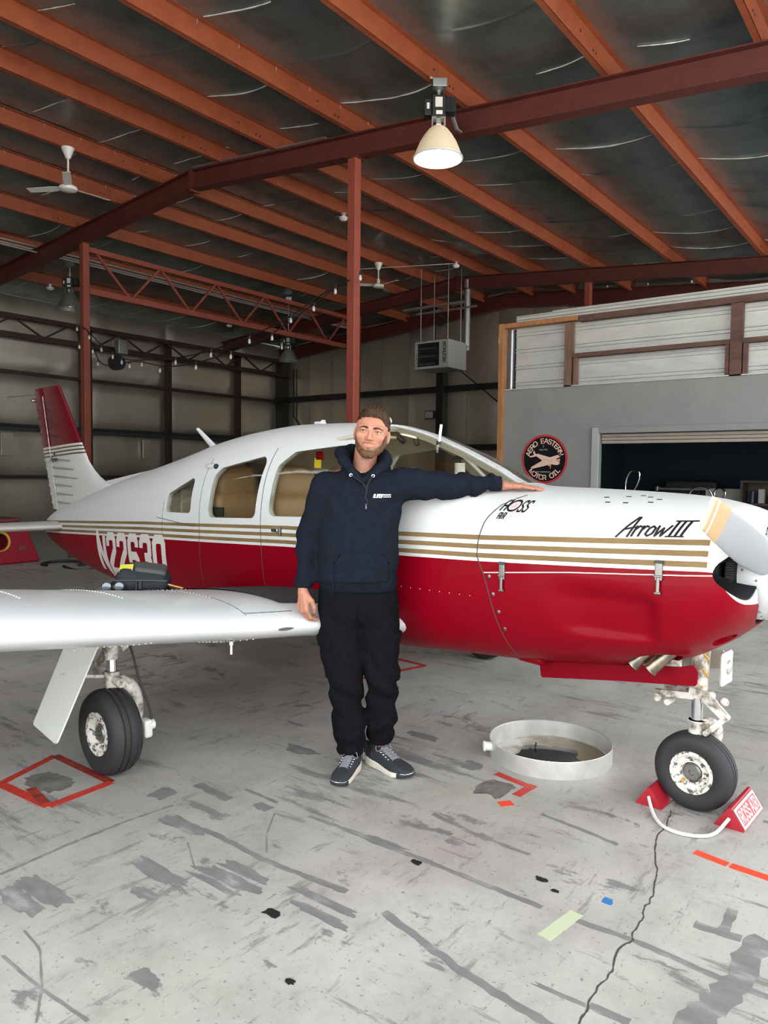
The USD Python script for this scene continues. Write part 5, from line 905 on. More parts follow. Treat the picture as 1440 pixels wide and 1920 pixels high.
for k, (p, w) in enumerate(lines): obj('worn_stripe' if w > .016 else 'scuff_line', ribbon(p, w, .0004+.00006*k, .3), 'floor_worn', fl, smooth=False)
for k, (x0, y0, x1, y1) in enumerate(((1.66, 2.51, 1.735, 2.22), (1.80, 2.25, 1.87, 1.96), (1.875, 2.22, 1.93, 1.98), (1.76, 2.25, 1.79, 2.0), (1.33, 2.72, 1.41, 2.43), (1.25, 2.70, 1.32, 2.45), (1.92, 1.88, 1.96, 1.60), (1.85, 1.80, 1.89, 1.58), (1.95, 2.72, 2.02, 2.47), (2.38, 1.90, 2.43, 1.68), (1.55, 2.33, 1.60, 2.22), (2.62, 1.72, 2.66, 1.64), (2.57, 1.62, 2.62, 1.55), (2.68, 1.56, 2.73, 1.48), (2.0, .95, 2.02, .80), (1.27, 1.93, 1.34, 1.82), (2.08, 2.96, 2.2, 2.86), (2.3, 2.5, 2.36, 2.4), (3.2, 2.3, 3.26, 2.1), (3.3, 2.0, 3.4, 1.9), (2.9, 2.9, 2.98, 2.7), (3.5, 2.5, 3.58, 2.3))):
    obj('worn_patch', blot(x0, y0, x1, y1, .55, 70, .0002+.00002*k), 'floor_worn', fl, smooth=False)
for x0, y0, x1, y1 in ((1.80, 3.58, 1.97, 3.32), (3.06, 1.78, 3.26, 1.64)): obj('oil_stain', blot(x0, y0, x1, y1, .5, 90, .0003), 'floor_oil', fl, smooth=False)
ck = [[3.451, .975], [3.28, .941], [3.213, .949], [3.048, .919], [2.897, .861], [2.701, .814], [2.596, .813], [2.53, .796], [2.453, .797], [2.40, .783], [2.323, .804], [2.21, .78], [2.11, .791], [2.028, .786], [1.938, .773], [1.7, .77]]
cj = [ck[0]]
for a, b in zip(ck[:-1], ck[1:]):
    for t in (.25, .5, .75, 1): cj.append([a[0]+(b[0]-a[0])*t, a[1]+(b[1]-a[1])*t+rf.uniform(-.007, .007)*(t < 1)])
obj('crack', ribbon(cj, .0055, .0009, .5, .012), 'crack_dark', fl, smooth=False)
def tape(name, pieces, label, cat='tape', m='tape_red', z=.0009):
    t = thing(name, label, cat)
    for k, (p, w, mm) in enumerate(pieces): obj('strip', ribbon(p, w, z+.0003*k, .05, .05), mm or m, t, smooth=False)
    return t
sq = [[1.716, 3.612], [2.07, 3.748], [2.06, 3.215], [1.735, 3.20]]
tape('floor_tape', [([sq[0], sq[1]], .045, None), ([sq[1], sq[2]], .045, 'tape_dirty'), ([sq[2], sq[3]], .05, None), ([sq[3], sq[0]], .05, None), ([[1.78, 3.45], [1.74, 3.24]], .045, 'tape_dirty')], 'square of red tape on the floor beside the main wheel')
tape('floor_tape', [([[3.33, 1.80], [3.285, 1.585]], .045, None), ([[3.315, 1.585], [3.155, 1.60]], .045, None)], 'red tape corner on the floor in front of the drip pan')
tape('floor_tape', [([[3.022, 1.616], [3.075, 1.575]], .05, 'tape_orange')], 'small bright orange tape piece between the man and the nose wheel')
tape('floor_tape', [([[3.13, .785], [3.105, .655]], .042, 'tape_orange'), ([[3.105, .645], [3.07, .2]], .042, 'tape_orange')], 'long bright orange tape strip right of the wheel chocks')
tape('floor_tape', [([[4.15, 3.46], [4.86, 3.275]], .045, None), ([[4.86, 3.275], [4.93, 3.75]], .045, None)], 'red tape corner on the floor behind the man\'s legs')
tape('floor_tape', [([[2.23, 1.02], [2.43, .99]], .05, 'tape_green')], 'faded pale green tape scrap across the dark floor line')
tag_ = obj('paper_scrap', blot(2.545, .955, 2.585, .915, .5, 12, .001), 'scrap_blue', smooth=False, label='blue scrap on the concrete right of the green tape', cat='scrap')
for k, (x, y, s) in enumerate(((2.55, 1.179, .02), (2.509, 1.109, .012), (1.56, 1.526, .014), (1.773, 1.817, .03), (2.361, 1.616, .018))):
    obj('scrap', tri(man(blot(x-s*.6, y-s, x+s*.6, y+s, .9, 16, .004))), 'scrap_black', smooth=False, label=('black flake lying left of the orange strip, largest of the flakes', 'black flake just below the largest one', 'black round washer near the bottom edge', 'dark square chip on the floor below the shoes', 'black sliver left of the long dark line')[k], cat='scrap')
# drip pan
noise_mat('pan_alu', [(.3, (.50, .50, .48)), (.7, (.66, .65, .62))], 9, .42, .55, bump=.05)
def pan_floor():
    mat('pan_residue', {'t': ('texture_coordinate', {}), 's': ('separate_xyz', {}), 'n': ('noise_texture', {'scale': 7, 'detail': 5, 'roughness': .6}), 'gx': ('math', {'math_type': 'multiply_add', 'value2': .9, 'value3': .42}), 'a': ('math', {'math_type': 'add'}), 'r': ('rgb_ramp', {'ramp': [(.72, (.56, .55, .52)), (.84, (.36, .31, .22)), (1.0, (.20, .155, .09))]}), 'p': ('principled_bsdf', {'roughness': .3})},
        [('t.object', 's.vector'), ('s.x', 'gx.value1'), ('gx.value', 'a.value1'), ('t.object', 'n.vector'), ('n.fac', 'a.value2'), ('a.value', 'r.fac'), ('r.color', 'p.base_color')])
pan_floor(); plain('oil_black', (.006, .007, .008), .06)
pn = thing('drip_pan', 'round aluminium drip pan with black oil puddle on the floor', 'drip pan', (3.72, 1.69, 0), PR)
Rp = .318
obj('rim', lathe([(0, .002), (Rp-.012, .002), (Rp-.004, .006), (Rp, .088), (Rp+.004, .092), (Rp+.006, .088), (Rp+.005, .0), (0, 0)], 72), 'pan_alu', pn)
obj('residue', lathe([(Rp-.014, .0022), (Rp-.014, .0035), (0, .0035)], 64), 'pan_residue', pn)
t = np.arange(72)*2*PI/72; k = 1+.35*(meshkit.fbm(np.stack([np.cos(t)*2, np.sin(t)*2, 0*t+3], -1), 4, 2)-.5)*2; obj('oil_puddle', extrude(Polygon(np.stack([.0+.17*np.cos(t)*k, -.03+.19*np.sin(t)*k], 1)).buffer(0), .0012, .0036), 'oil_black', pn, smooth=False)
obj('drain_spout', cyl((-Rp-.035, -.03, .062), (-Rp+.002, -.03, .062), .024, 20), 'white_enamel', pn); obj('spout_cap', lathe([(0, .012), (.022, .012), (.028, .008), (.028, 0), (0, 0)], 20, (-Rp-.035, -.03, .062), (-1, 0, 0)), 'white_enamel', pn)
obj('wire_bit', tube([(-.06, .10, .006), (-.05, .115, .03), (-.055, .10, .012), (-.09, .095, .008)], .002, 6, spline=16), 'scrap_black', pn)
# chocks and rope
cx = np.array((math.cos(math.radians(-3)), math.sin(math.radians(-3)), 0)); cyv = np.array((-cx[1], cx[0], 0))
def chock(o, label, plate):
    t = thing('wheel_chock', label, 'wheel chock', o, math.radians(-3), group=None)
    pr_ = extrude(Polygon([(-.065, 0), (.065, 0), (.006, .088), (-.006, .088)]).buffer(-.004).buffer(.004, quad_segs=3), .30)      # x -> y axis, y -> z, extruded along x
    b = place(pr_, (-.0, 0, 0), (0, 1, 0), (0, 0, 1)); obj('wedge', b, 'chock_red', t, smooth=25)
    n = np.array((.088, .059)); n = n/np.linalg.norm(n); ey = np.array((0, .059, .088))/np.linalg.norm((.059, .088))
    o2 = np.array((0, -.065, 0))
    if plate:
        obj('plate', place(cbox((.15, .053, .002), (.285, .09, .004), .0015), o2+np.array((0, 0, 0))-np.array((0, .001, -.0005)), (1, 0, 0), ey), 'chock_plate', t)
        w = meshkit.text_mesh('ROSS AIR', .052, .0012, True); w.apply_translation(-w.bounds.mean(0)); sc = .235/np.ptp(w.bounds[:, 0]); w.apply_scale((sc, 1.05, 1)); obj('lettering', place(w, o2+np.array((.15, 0, 0))+ey*.053+np.array((0, -.0045, .003)), (1, 0, 0), ey), 'rope_white', t, smooth=False, label='white ROSS AIR lettering')
        obj('print_block', place(box((.15, .053, .0044), (.25, .066, .001)), o2+np.array((0, -.0008, .0004)), (1, 0, 0), ey), 'chock_red', t, smooth=False)
    return t
chock((3.43, 1.068, 0), 'red wheel chock behind the nose wheel, rope end in its side', False); chock((3.43, .724, 0), 'red wheel chock with white lettered plate ahead of the nose wheel', True)
obj('chock_rope', tube([(3.428, 1.068, .045), (3.36, 1.03, .02), (3.30, .99, .009), (3.245, .93, .009), (3.238, .853, .009), (3.285, .775, .009), (3.37, .745, .016), (3.428, .724, .045)], .0075, 10, spline=60), 'rope_white', label='white rope joining the two wheel chocks', cat='rope')
# ---------------------------------------------------------------- on the wing
noise_mat('bag_fabric', [(.3, (.010, .012, .017)), (.7, (.018, .020, .026))], 50, .75, bump=.2, bscale=300); plain('bag_grey', (.075, .08, .075), .7); plain('bag_yellow', (.62, .55, .06), .6); plain('tablet_navy', (.03, .04, .075), .4); plain('lens_mirror', (.14, .15, .17), .08, 1.0)
def wpt(a, s): return W(a, s, float(wing_z(a, s)))
bz = float(wing_z(2.72, 1.2)); wb = W(2.72, 1.2, bz); br = PR+math.radians(8)
tb = thing('tablet', 'dark navy tablet lying on the wing under the black bag', 'tablet', W(2.66, 1.14, bz-.004), br); obj('case', cbox((0, 0, .013), (.25, .18, .014), .006), 'tablet_navy', tb); obj('screen', cbox((0, 0, .0205), (.235, .165, .002), .0008), 'black_plastic', tb)
bg = thing('flight_bag', 'black soft bag with yellow label resting on the wing', 'bag', wb+np.array((0, 0, .018)), br)
bsd = m3.Manifold.hull(tri2 if 0 else m3.Manifold.batch_hull([m3.Manifold.sphere(.035, 16).translate((float(x), float(y), float(z))) for x, y, z in ((-.115, -.075, .035), (.115, -.075, .035), (-.115, .075, .035), (.115, .075, .035), (-.10, -.06, .088), (.10, -.05, .072), (-.09, .07, .105), (.09, .07, .09))]))
bq = tri(bsd.refine_to_length(.015)); nn_ = bq.vertices; nn_ += (meshkit.fbm(nn_*18, 3, 3)-.5)[:, None]*np.array((.012, .012, .014)); nn_[:, 2] = np.maximum(nn_[:, 2], 0); obj('pouch', bq, 'bag_fabric', bg, smooth=True)
obj('top_flap', tri((m3.Manifold.batch_hull([m3.Manifold.sphere(.02, 16).translate(q) for q in ((-.02, -.06, .112), (.115, -.06, .092), (-.05, .07, .128), (.105, .07, .110))]))), 'bag_grey', bg); obj('label_patch', place(cbox((0, 0, 0), (.075, .06, .006), .002), (-.085, -.055, .124), (1, 0, .05), (0, .8, .6)), 'bag_yellow', bg)
obj('zip', tube([(-.145, -.105, .06), (0, -.112, .062), (.145, -.105, .055)], .004, 6), 'bag_grey', bg); obj('buckle', [cbox((.0, -.113, .035), (.022, .012, .05), .004), cbox((-.02, -.112, .03), (.012, .012, .06), .004)], 'black_plastic', bg); obj('strap', tube([(-.145, -.02, .05), (-.165, -.06, .03), (-.155, -.10, .012), (-.10, -.118, .02)], .008, 6, spline=16), 'bag_fabric', bg)
sp_ = W(2.70, 1.40, float(wing_z(2.70, 1.40))+.004); sg_ = thing('sunglasses', 'mirrored aviator sunglasses lying on the wing beside the bag', 'sunglasses', sp_, br)
for s in (-1, 1):
    ls = lathe([(0, .004), (.018, .003), (.026, 0), (.018, -.001), (0, .001)], 24, (s*.034, 0, .026), (0, -1, .15)); ls.apply_transform(trimesh.transformations.scale_and_translate((1, 1, 1))); obj('lens', ls, 'lens_mirror', sg_); obj('lens_frame', tube([(s*.034+.027*math.cos(t), -.001, .026+.024*math.sin(t)) for t in np.arange(20)*PI/10], .0018, 6, closed=True), 'black_plastic', sg_)
    obj('temple', tube([(s*.062, 0, .034), (s*.066+(-.01 if s < 0 else 0), .04, .020), (s*.066, .11, .006)] if s > 0 else [(-.062, 0, .034), (-.085, -.01, .016), (-.13, .0, .008), (-.14, .005, .024)], .0024, 6, spline=12), 'black_plastic', sg_)
obj('bridge', tube([(-.009, 0, .032), (0, -.002, .036), (.009, 0, .032)], .0018, 6), 'black_plastic', sg_)
pe = W(2.52, 1.12, float(wing_z(2.52, 1.12))); obj('pen', [cyl(pe+np.array((-.02, .035, .03)), pe+np.array((.035, -.03, .008)), .0045, 10)], 'tag_gold', label='gold pen leaning at the right end of the bag', cat='pen')
# ---------------------------------------------------------------- far floor
plain('tug_red', (.26, .006, .020), .5, specular_ior_level=.2); plain('tug_cover', (.16, .03, .03), .6); plain('ring_yellow', (.55, .36, .03), .5)
tu = thing('ground_cart', 'red tapered steel cart by the left wall with round black port', 'cart', (5.62, 12.3, 0))
hb_ = m3.Manifold.batch_hull([m3.Manifold.sphere(.03, 12).translate((float(x), float(y), float(z))) for x, y, z in ((-.7, -.38, .03), (.71, -.38, .03), (-.7, .38, .03), (.71, .38, .03), (-.5, -.28, .62), (.53, -.28, .62), (-.5, .28, .62), (.53, .28, .62))])
hb_ = hb_-m3.Manifold.cylinder(.4, .13, .13, 32).rotate((90, 0, 0)).translate((.12, -.1, .36)); obj('body', tri(hb_), 'tug_red', tu); obj('cover', cbox((0, 0, .685), (1.02, .56, .07), .03), 'tug_cover', tu); obj('port_ring', tube([(.12+.15*math.cos(t), -.345+.03*math.sin(t)*.5, .36+.15*math.sin(t)) for t in np.arange(32)*PI/16], .022, 8, closed=True), 'ring_yellow', tu); obj('port_dark', cyl((.12, -.12, .36), (.12, -.10, .36), .13, 24), 'intake_black', tu); obj('side_plate', cbox((.46, -.375, .24), (.13, .03, .07), .004), 'tug_cover', tu); obj('warning_lamp', cyl((.02, -.1, .72), (.02, -.1, .80), .05, 12), 'ring_yellow', tu)
obj('power_cord', tube([(6.10, 11.2, .02), (6.25, 11.5, .02), (6.55, 11.43, .03), (6.60, 11.1, .02), (6.45, 10.85, .02), (6.64, 10.8, .04), (6.60, 10.6, .02), (6.2, 10.9, .02)], .022, 8, spline=60), 'black_plastic', label='black cord lying on the floor behind the wing', cat='cord')
obj('tow_hook', [tube([(6.95, 12.05, .12), (6.99, 12.0, .2), (7.05, 11.95, .12), (7.0, 11.98, .03)], .025, 8, spline=20), cyl((6.97, 12.05, 0), (6.97, 12.05, .12), .03, 10)], 'girt_dark', label='small dark red hook on the floor below the tail', cat='hook')
# ---------------------------------------------------------------- sign on the partition
SO = np.array((XG-.004, 5.195, 1.745)); RS_ = .385; plain('sign_red', (.52, .035, .045), .35); plain('sign_black', (.006, .006, .008), .3); plain('sign_cream', (.82, .56, .44), .45); plain('sign_pale', (.62, .60, .56), .45); plain('sign_pink', (.78, .34, .32), .45)
si = thing('oil_sign', 'round black and red tin motor oil sign on the grey partition', 'sign'); put = lambda me, d=0: place(me, SO-np.array((d, 0, 0)), (0, -1, 0), (0, 0, 1))
obj('disc', put(extrude(Point(0, 0).buffer(RS_, 48), .006)), 'sign_red', si, smooth=30); obj('black_field', put(extrude(Point(0, 0).buffer(RS_*.915, 48), .001), .006), 'sign_black', si, smooth=False)
def arc_text(txt, r, h, a0, a1, top, nm):
    ang = np.linspace(a0, a1, len(txt))
    for c, a in zip(txt, ang):
        if c == ' ': continue
        g = meshkit.text_mesh(c, h, .001, True); g.apply_translation(-np.array((*g.bounds.mean(0)[:2], 0))); g.apply_scale((1.12 if c not in 'M' else .95, 1, 1)); rr_ = math.radians(a); g.apply_transform(trimesh.transformations.rotation_matrix(rr_-PI/2 if top else rr_+PI/2, (0, 0, 1))); g.apply_translation((r*math.cos(rr_), r*math.sin(rr_), 0)); obj(nm, put(g, .007), 'sign_cream', si, smooth=False)
arc_text('AERO EASTERN', RS_*.745, RS_*.205, 163, 19, True, 'letter'); arc_text('MOTOR OIL', RS_*.745, RS_*.20, 222, 322, False, 'letter')
for tx_, h, y in (('2', .030, .205), ('GALLONS', .022, .150), ('100% PARAFFIN BASE', .017, -.200)):
    g = meshkit.text_mesh(tx_, h, .001, False); g.apply_translation(-np.array((*g.bounds.mean(0)[:2], 0))); g.apply_translation((-.02, y, 0)); obj('small_lettering', put(g, .007), 'sign_pale', si, smooth=False)
SC = lambda pts: Polygon([((x-730)/520*RS_, (755-y)/520*RS_) for x, y in pts]).buffer(0)
pl_ = unary_union([SC(q) for q in ([(500, 650), (620, 650), (860, 715), (1000, 760), (1075, 800), (1080, 850), (1030, 880), (940, 870), (840, 850), (680, 780), (560, 700)], [(860, 715), (1090, 650), (1115, 670), (1080, 710), (970, 770)], [(680, 780), (800, 800), (900, 850), (770, 890), (480, 955), (430, 950), (420, 930), (560, 850), (660, 800)], [(480, 560), (530, 640), (560, 700), (500, 690), (470, 620)], [(500, 660), (400, 690), (400, 715), (470, 710), (540, 690)], [(540, 650), (600, 630), (590, 650), (560, 662)])])
obj('aircraft_print', put(extrude(pl_, .001), .007), 'sign_cream', si, smooth=False); obj('engine_print', put(extrude(unary_union([SC(q) for q in ([(830, 860), (890, 860), (880, 950), (860, 955), (868, 905), (815, 895)], [(1020, 765), (1085, 740), (1092, 775), (1050, 865), (1040, 820), (1010, 800)])]), .001), .008), 'sign_pink', si, smooth=False); obj('window_print', put(extrude(unary_union([LineString([((x-730)/520*RS_, (755-y)/520*RS_), ((x+18-730)/520*RS_, (755-y-5)/520*RS_)]).buffer(.003) for x, y in zip(range(690, 900, 32), range(735, 806, 11))]), .001), .008), 'tag_gold', si, smooth=False)
# ---------------------------------------------------------------- lamps
mat('lamp_glass', {'d': ('diffuse_bsdf', {'color': (.80, .72, .55)}), 't': ('translucent_bsdf', {'color': (.82, .74, .55)}), 'x': ('mix_closure', {'fac': .10}), 'g': ('glossy_bsdf', {'roughness': .2}), 'y': ('mix_closure', {'fac': .06})}, [('d.BSDF', 'x.closure1'), ('t.BSDF', 'x.closure2'), ('x.closure', 'y.closure1'), ('g.BSDF', 'y.closure2')], 'y.closure')
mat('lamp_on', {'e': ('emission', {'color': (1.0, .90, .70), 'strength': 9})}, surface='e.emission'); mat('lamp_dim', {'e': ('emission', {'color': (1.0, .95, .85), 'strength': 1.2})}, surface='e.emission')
noise_mat('lamp_alu', [(.3, (.30, .30, .28)), (.7, (.40, .40, .37))], 8, .4, .7)
def bay_lamp(loc, label, lit, R=.29, rise=0.0, rot_=PR):
    t = thing('bay_lamp', label, 'lamp', loc, rot_); k = R/.29
    H = .36*k; pf = [(.075*k, H), (.115*k, H-.03*k), (.17*k, H-.10*k), (.22*k, H-.18*k), (.262*k, H-.28*k), (R-.004, .012), (R+.006, 0), (R+.006, -.008), (R-.006, -.006)]
    inner_ = [(max(r-.008, .01), h-.004) for r, h in pf[::-1][3:]]; obj('reflector', lathe(pf+inner_+[pf[0]], 48), 'lamp_glass' if lit else 'lamp_alu', t); obj('rim', lathe([(R-.01, 0), (R+.010, .004), (R+.012, -.010), (R-.004, -.014), (R-.01, 0)], 48), 'white_enamel' if lit else 'lamp_alu', t)
    obj('lens' if lit else 'bulb', lathe([(0, -.02), (R*.5, -.014), (R-.012, .002), (R-.012, .006), (0, .0)], 40) if lit else tri(m3.Manifold.sphere(.055*k, 20).scale((1, 1, 1.6)).translate((0, 0, .12*k))), 'lamp_on' if lit else 'lamp_dim', t)  # bulbs of the other lamps glow weakly
    obj('socket_bracket', [box((-.075*k, 0, H+.05*k), (.012, .14*k, .12*k)), box((.075*k, 0, H+.05*k), (.012, .14*k, .12*k)), cbox((0, -.06*k, H+.04*k), (.06*k, .02, .075*k), .006)], 'galvanised', t, smooth=False)
    bh = .26*k; z0 = H+.09*k; bl = obj('ballast_box', cbox((0, 0, z0+bh/2), (.16*k, .15*k, bh), .012), 'black_plastic', t); obj('ballast_fins', [box((.06*k+.017*k*i, .03*k, z0+bh*.62), (.006, .16*k, bh*.66)) for i in range(9)]+[box((.13*k, .03*k, z0+bh*.62), (.15*k, .13*k, bh*.62))], 'black_plastic', bl, smooth=False); obj('side_box', cbox((-.125*k, .02, z0+bh*.5), (.09*k, .12*k, bh*.72), .01), 'black_plastic', bl)
    obj('rating_label', box((.0, -.0765*k, z0+bh*.66), (.085*k, .003, .115*k)), 'sign_pale', bl, smooth=False); obj('rating_label', box((.005, -.0765*k, z0+bh*.2), (.075*k, .003, .045*k)), 'white_enamel', bl, smooth=False); obj('rating_label', box((-.125*k, -.0425*k, z0+bh*.55), (.03*k, .003, .07*k)), 'white_enamel', bl, smooth=False)
    zt = z0+bh; obj('hook', [cyl((0, 0, zt), (0, 0, zt+.10+rise), .016, 12), cyl((0, 0, zt+.05), (0, 0, zt+.075), .03, 12)], 'galvanised', t); obj('junction_box', [cbox((.01, 0, zt+.15+rise), (.17, .13, .10), .008), lathe([(.06, .10+rise+zt), (.03, .075+rise+zt), (.016, .07+rise+zt), (.016, .10+rise+zt)], 16)], 'galvanised', t)
    if lit: obj('support_arm', [bar((.13, .12, z0+bh*.9), (.24, .20, z0-.02), .035, .03), bar((.24, .20, z0-.02), (.30, .24, z0-.04), .035, .012)], 'galvanised', t, smooth=False)
    return t, zt+.20+rise
lt, hh = bay_lamp((7.70, 5.10, 5.27), 'lit bell-shaped high-bay lamp under the roof, upper centre', True)
sl = UsdLux.SphereLight.Define(stage, str(lt.GetPath())+'/bulb_light'); sl.CreateRadiusAttr(.07); sl.CreateIntensityAttr(55.0); sl.CreateColorAttr(Gf.Vec3f(1.0, .86, .62)); sl.AddTranslateOp().Set(Gf.Vec3d(0, 0, .13)); sl.CreateNormalizeAttr(False)
bay_lamp((9.45, 16.2, 5.16), 'faintly glowing bell lamp left of the column by the tail', False, .28, .15); bay_lamp((15.6, 15.35, 4.66), 'small-looking bell lamp in the back corner, beside the string bulbs', False, .27, .93)
obj('lamp_conduit', [tube([(-2.5, 5.24, zs(5.24, ZT)+.03), (7.62, 5.24, zs(5.24, ZT)+.03)], .016, 8), cyl((7.62, 5.24, zs(5.24, ZT)+.03), (7.66, 5.12, 6.18), .016, 8)], 'conduit', label='white conduit running along the roof to the lit lamp', cat='conduit')
for k, (dy, dz) in enumerate(((-.12, .10), (-.12, .03), (-.17, -.03))): obj('electric_conduit', tube([(X0+.2, 16.2+dy, zs(16.2, ZT)+dz), (19.6, 16.2+dy, zs(16.2, ZT)+dz)], .020, 8), 'conduit', label=('highest of the three paired roof conduits on the left', 'middle of the three roof conduits on the left', 'lowest of the three roof conduits on the left')[k], cat='conduit')
# ---------------------------------------------------------------- ceiling fans
def fan_(loc, top, a0, label):
    t = thing('ceiling_fan', label, 'ceiling fan', loc); h = top-loc[2]
    obj('canopy', lathe([(.0, h), (.10, h), (.098, h-.02), (.05, h-.13), (.035, h-.17), (0, h-.17)], 24), 'white_enamel', t); obj('down_rod', cyl((0, 0, .04), (0, 0, h-.16), .016, 12), 'white_enamel', t); obj('rod_collar', lathe([(0, .16), (.035, .16), (.045, .06), (.05, .04), (0, .04)], 16), 'white_enamel', t)
    obj('motor', lathe([(0, .045), (.10, .04), (.135, .015), (.14, -.01), (.13, -.035), (.09, -.055), (0, -.06)], 32), 'white_enamel', t)
    for k in range(3):
        a = a0+k*2*PI/3; d = np.array((math.cos(a), math.sin(a), 0)); s = np.array((-d[1], d[0], .22)); s /= np.linalg.norm(s); ps = []
        for r_, w in ((.13, .05), (.30, .065), (.70, .055)):
            for q in (-1, 1): ps.append(m3.Manifold.sphere(.004, 8).translate([float(v) for v in d*r_+s*w*q]))
        obj('blade', tri(m3.Manifold.batch_hull(ps)), 'lamp_alu' if 0 else 'white_enamel', t, smooth=False)
    return t
fan_((6.70, 11.50, 6.00), zs(11.5, ZT), 2.05, 'white three-blade ceiling fan upper left'); fan_((14.80, 11.50, 6.08), zs(11.5, ZT), .3, 'white ceiling fan farther back, right of the tall column')
# ---------------------------------------------------------------- unit heater, pipes, sensors, flood light
plain('heater_grey', (.44, .44, .42), .5); plain('heater_dark', (.02, .02, .022), .5)
hx, hy, hz = 16.35, 10.95, 4.20; ht = thing('unit_heater', 'grey hanging unit heater with black louvred face', 'heater', (hx, hy, hz))
hbx = man(cbox((.43, 0, .36), (.86, 1.06, .72), .015))-man(box((-.0, .13, .365), (.3, .74, .60))); obj('cabinet', tri(hbx), 'heater_grey', ht, smooth=30); obj('inner_dark', box((.12, .13, .365), (.02, .74, .60)), 'heater_dark', ht, smooth=False)
for k in range(6): obj('louvre', box((.05, .12, .12+.10*k), (.09, .52, .022)), 'heater_dark' if k % 2 else 'steel_worn', ht, smooth=False)
for k in range(6): obj('louvre_tab', box((.0, .45, .12+.10*k), (.02, .05, .03)), 'heater_grey', ht, smooth=False)
w = meshkit.text_mesh('REZNOR', .095, .003, True); w.apply_translation(-np.array((*w.bounds.mean(0)[:2], 0))); w.apply_scale((.52/np.ptp(w.bounds[:, 0]), 1, 1)); obj('brand_lettering', place(w, (-.002, -.40, .40), (0, 0, 1), (0, 1, 0)), 'ink_black', ht, smooth=False, label='REZNOR lettering reading upwards')
obj('side_mark', [box((.70, -.532, .12+.035*k), (.08, .004, .015)) for k in range(4)], 'sign_pale', ht, smooth=False, kind='stuff')
for x in (.12, .74):
    for y in (.42, -.42): obj('hanger_rod', cyl((x, y, .71), (x, y, zs(hy+y, ZT)-hz+.19), .012, 8), 'galvanised', ht)
for x in (.12, .74): obj('hanger_rail', bar((x, -.9, 1.62), (x, 1.0, 1.62), .05, .05), 'galvanised', ht, smooth=False)
obj('gas_pipe', tube([(.5, .2, .7), (.5, .2, 1.2), (.62, .25, 1.4), (1.3, .4, 1.45)], .022, 8, spline=24), 'black_steel', ht)
obj('flue_pipe', [cyl((hx+1.0, hy-.45, 4.75), (hx+1.0, hy-.45, 6.6), .085, 20), cyl((hx+1.0, hy-.45, 4.85), (hx+.85, hy-.40, 4.70), .085, 20)]+[cyl((hx+1.0, hy-.45, z), (hx+1.0, hy-.45, z+.05), .095, 20) for z in (5.5, 5.95)], 'galvanised', label='galvanised flue pipe rising behind the unit heater', cat='pipe')
fx = thing('flood_light', 'black flood light on the end wall post below the heater', 'flood light', (XE-.42, 13.17, 3.32)); obj('housing', cbox((0, .10, 0), (.12, .34, .26), .015), 'black_plastic', fx); obj('lens', box((-.062, .10, 0), (.004, .29, .21)), 'heater_grey', fx, smooth=False); obj('bracket', box((.07, -.02, 0), (.08, .12, .05)), 'black_plastic', fx, smooth=False)
for k, (x, y, z) in enumerate(((11.595, 9.9, 6.61), (15.81, 9.9, 6.61), (10.0, 18.05, 6.05), (15.76, 18.05, 6.05))):
    t = thing('ceiling_sensor', ('white dome sensor on the roof left of the tall column', 'white dome sensor on the roof above the heater, at a conduit end', 'white dome sensor on the roof beside the left bell lamp', 'white dome sensor on the roof above the string bulbs')[k], 'sensor', (x, y, z)); obj('dome', lathe([(0, -.13), (.05, -.125), (.085, -.09), (.085, -.06), (.03, -.05), (.03, .0), (0, .0)], 20), 'white_enamel', t); obj('base', cyl((0, 0, -.02), (0, 0, .02), .05, 16), 'conduit', t)
    if k == 1: obj('feed_conduit', cyl((0, 0, -.02), (-1.1, 2.2, -.06), .012, 8), 'conduit', t)
# ---------------------------------------------------------------- string lights slung between the two columns
plain('bulb_glass', (.50, .49, .46), .12); BL = [[14.32, 4.34], [14.24, 3.98], [13.88, 4.13], [13.76, 3.84], [13.46, 3.85], [13.59, 3.58], [13.08, 3.68], [12.78, 3.55], [12.53, 3.46], [12.15, 3.46], [11.6, 3.31], [11.15, 3.42], [10.59, 3.29], [10.19, 3.47], [9.69, 3.4], [9.24, 3.61], [8.72, 3.61], [8.31, 3.84], [7.83, 3.96], [7.4, 4.16], [6.93, 4.29]]
xs_ = 8.6-.085; up_, dn_ = [b for i, b in enumerate(BL) if i in (0, 2, 4, 6, 7, 9, 11, 13, 15, 17, 19, 20)], [b for i, b in enumerate(BL) if i in (1, 3, 5, 8, 10, 12, 14, 16, 18)]
for nm, seq, lab in (('string_light', up_, 'upper bulb string slung from the tail column to the tall column'), ('string_light', dn_, 'lower bulb string drooping between the same two columns')):
    t = thing(nm, lab, 'string lights'); s_ = sorted(seq, key=lambda b: -b[0]); pts = [(xs_, 14.2, 4.38)]+[(xs_, y, z+.09) for y, z in s_ if 7.2 < y < 14.12]+[(xs_, 7.14, 4.30)]
    obj('cable', tube(pts, .010, 6, spline=120), 'black_plastic', t)
    for y, z in seq:
        b_ = obj('bulb', lathe([(0, -.040), (.018, -.032), (.026, -.005), (.021, .022), (.012, .05), (0, .05)], 12, (xs_-.02, y, z)), 'bulb_glass', t); obj('bulb_socket', cyl((xs_-.02, y, z+.04), (xs_-.01, y, z+.10), .017, 8), 'black_plastic', b_)
# wall speaker by the tail column
wu = thing('cable_reel', 'dark reel and grey box hung on the lattice girder near the tail column', 'equipment', (12.6, 19.2, 4.55)); obj('reel', cyl((0, -.12, 0), (0, .12, 0), .21, 24), 'black_plastic', wu); obj('box', cbox((.12, -.05, .45), (.32, .22, .42), .03), 'lamp_alu', wu); obj('bracket', bar((0, .0, .3), (0, .40, .45), .08, .08), 'girt_dark', wu, smooth=False)
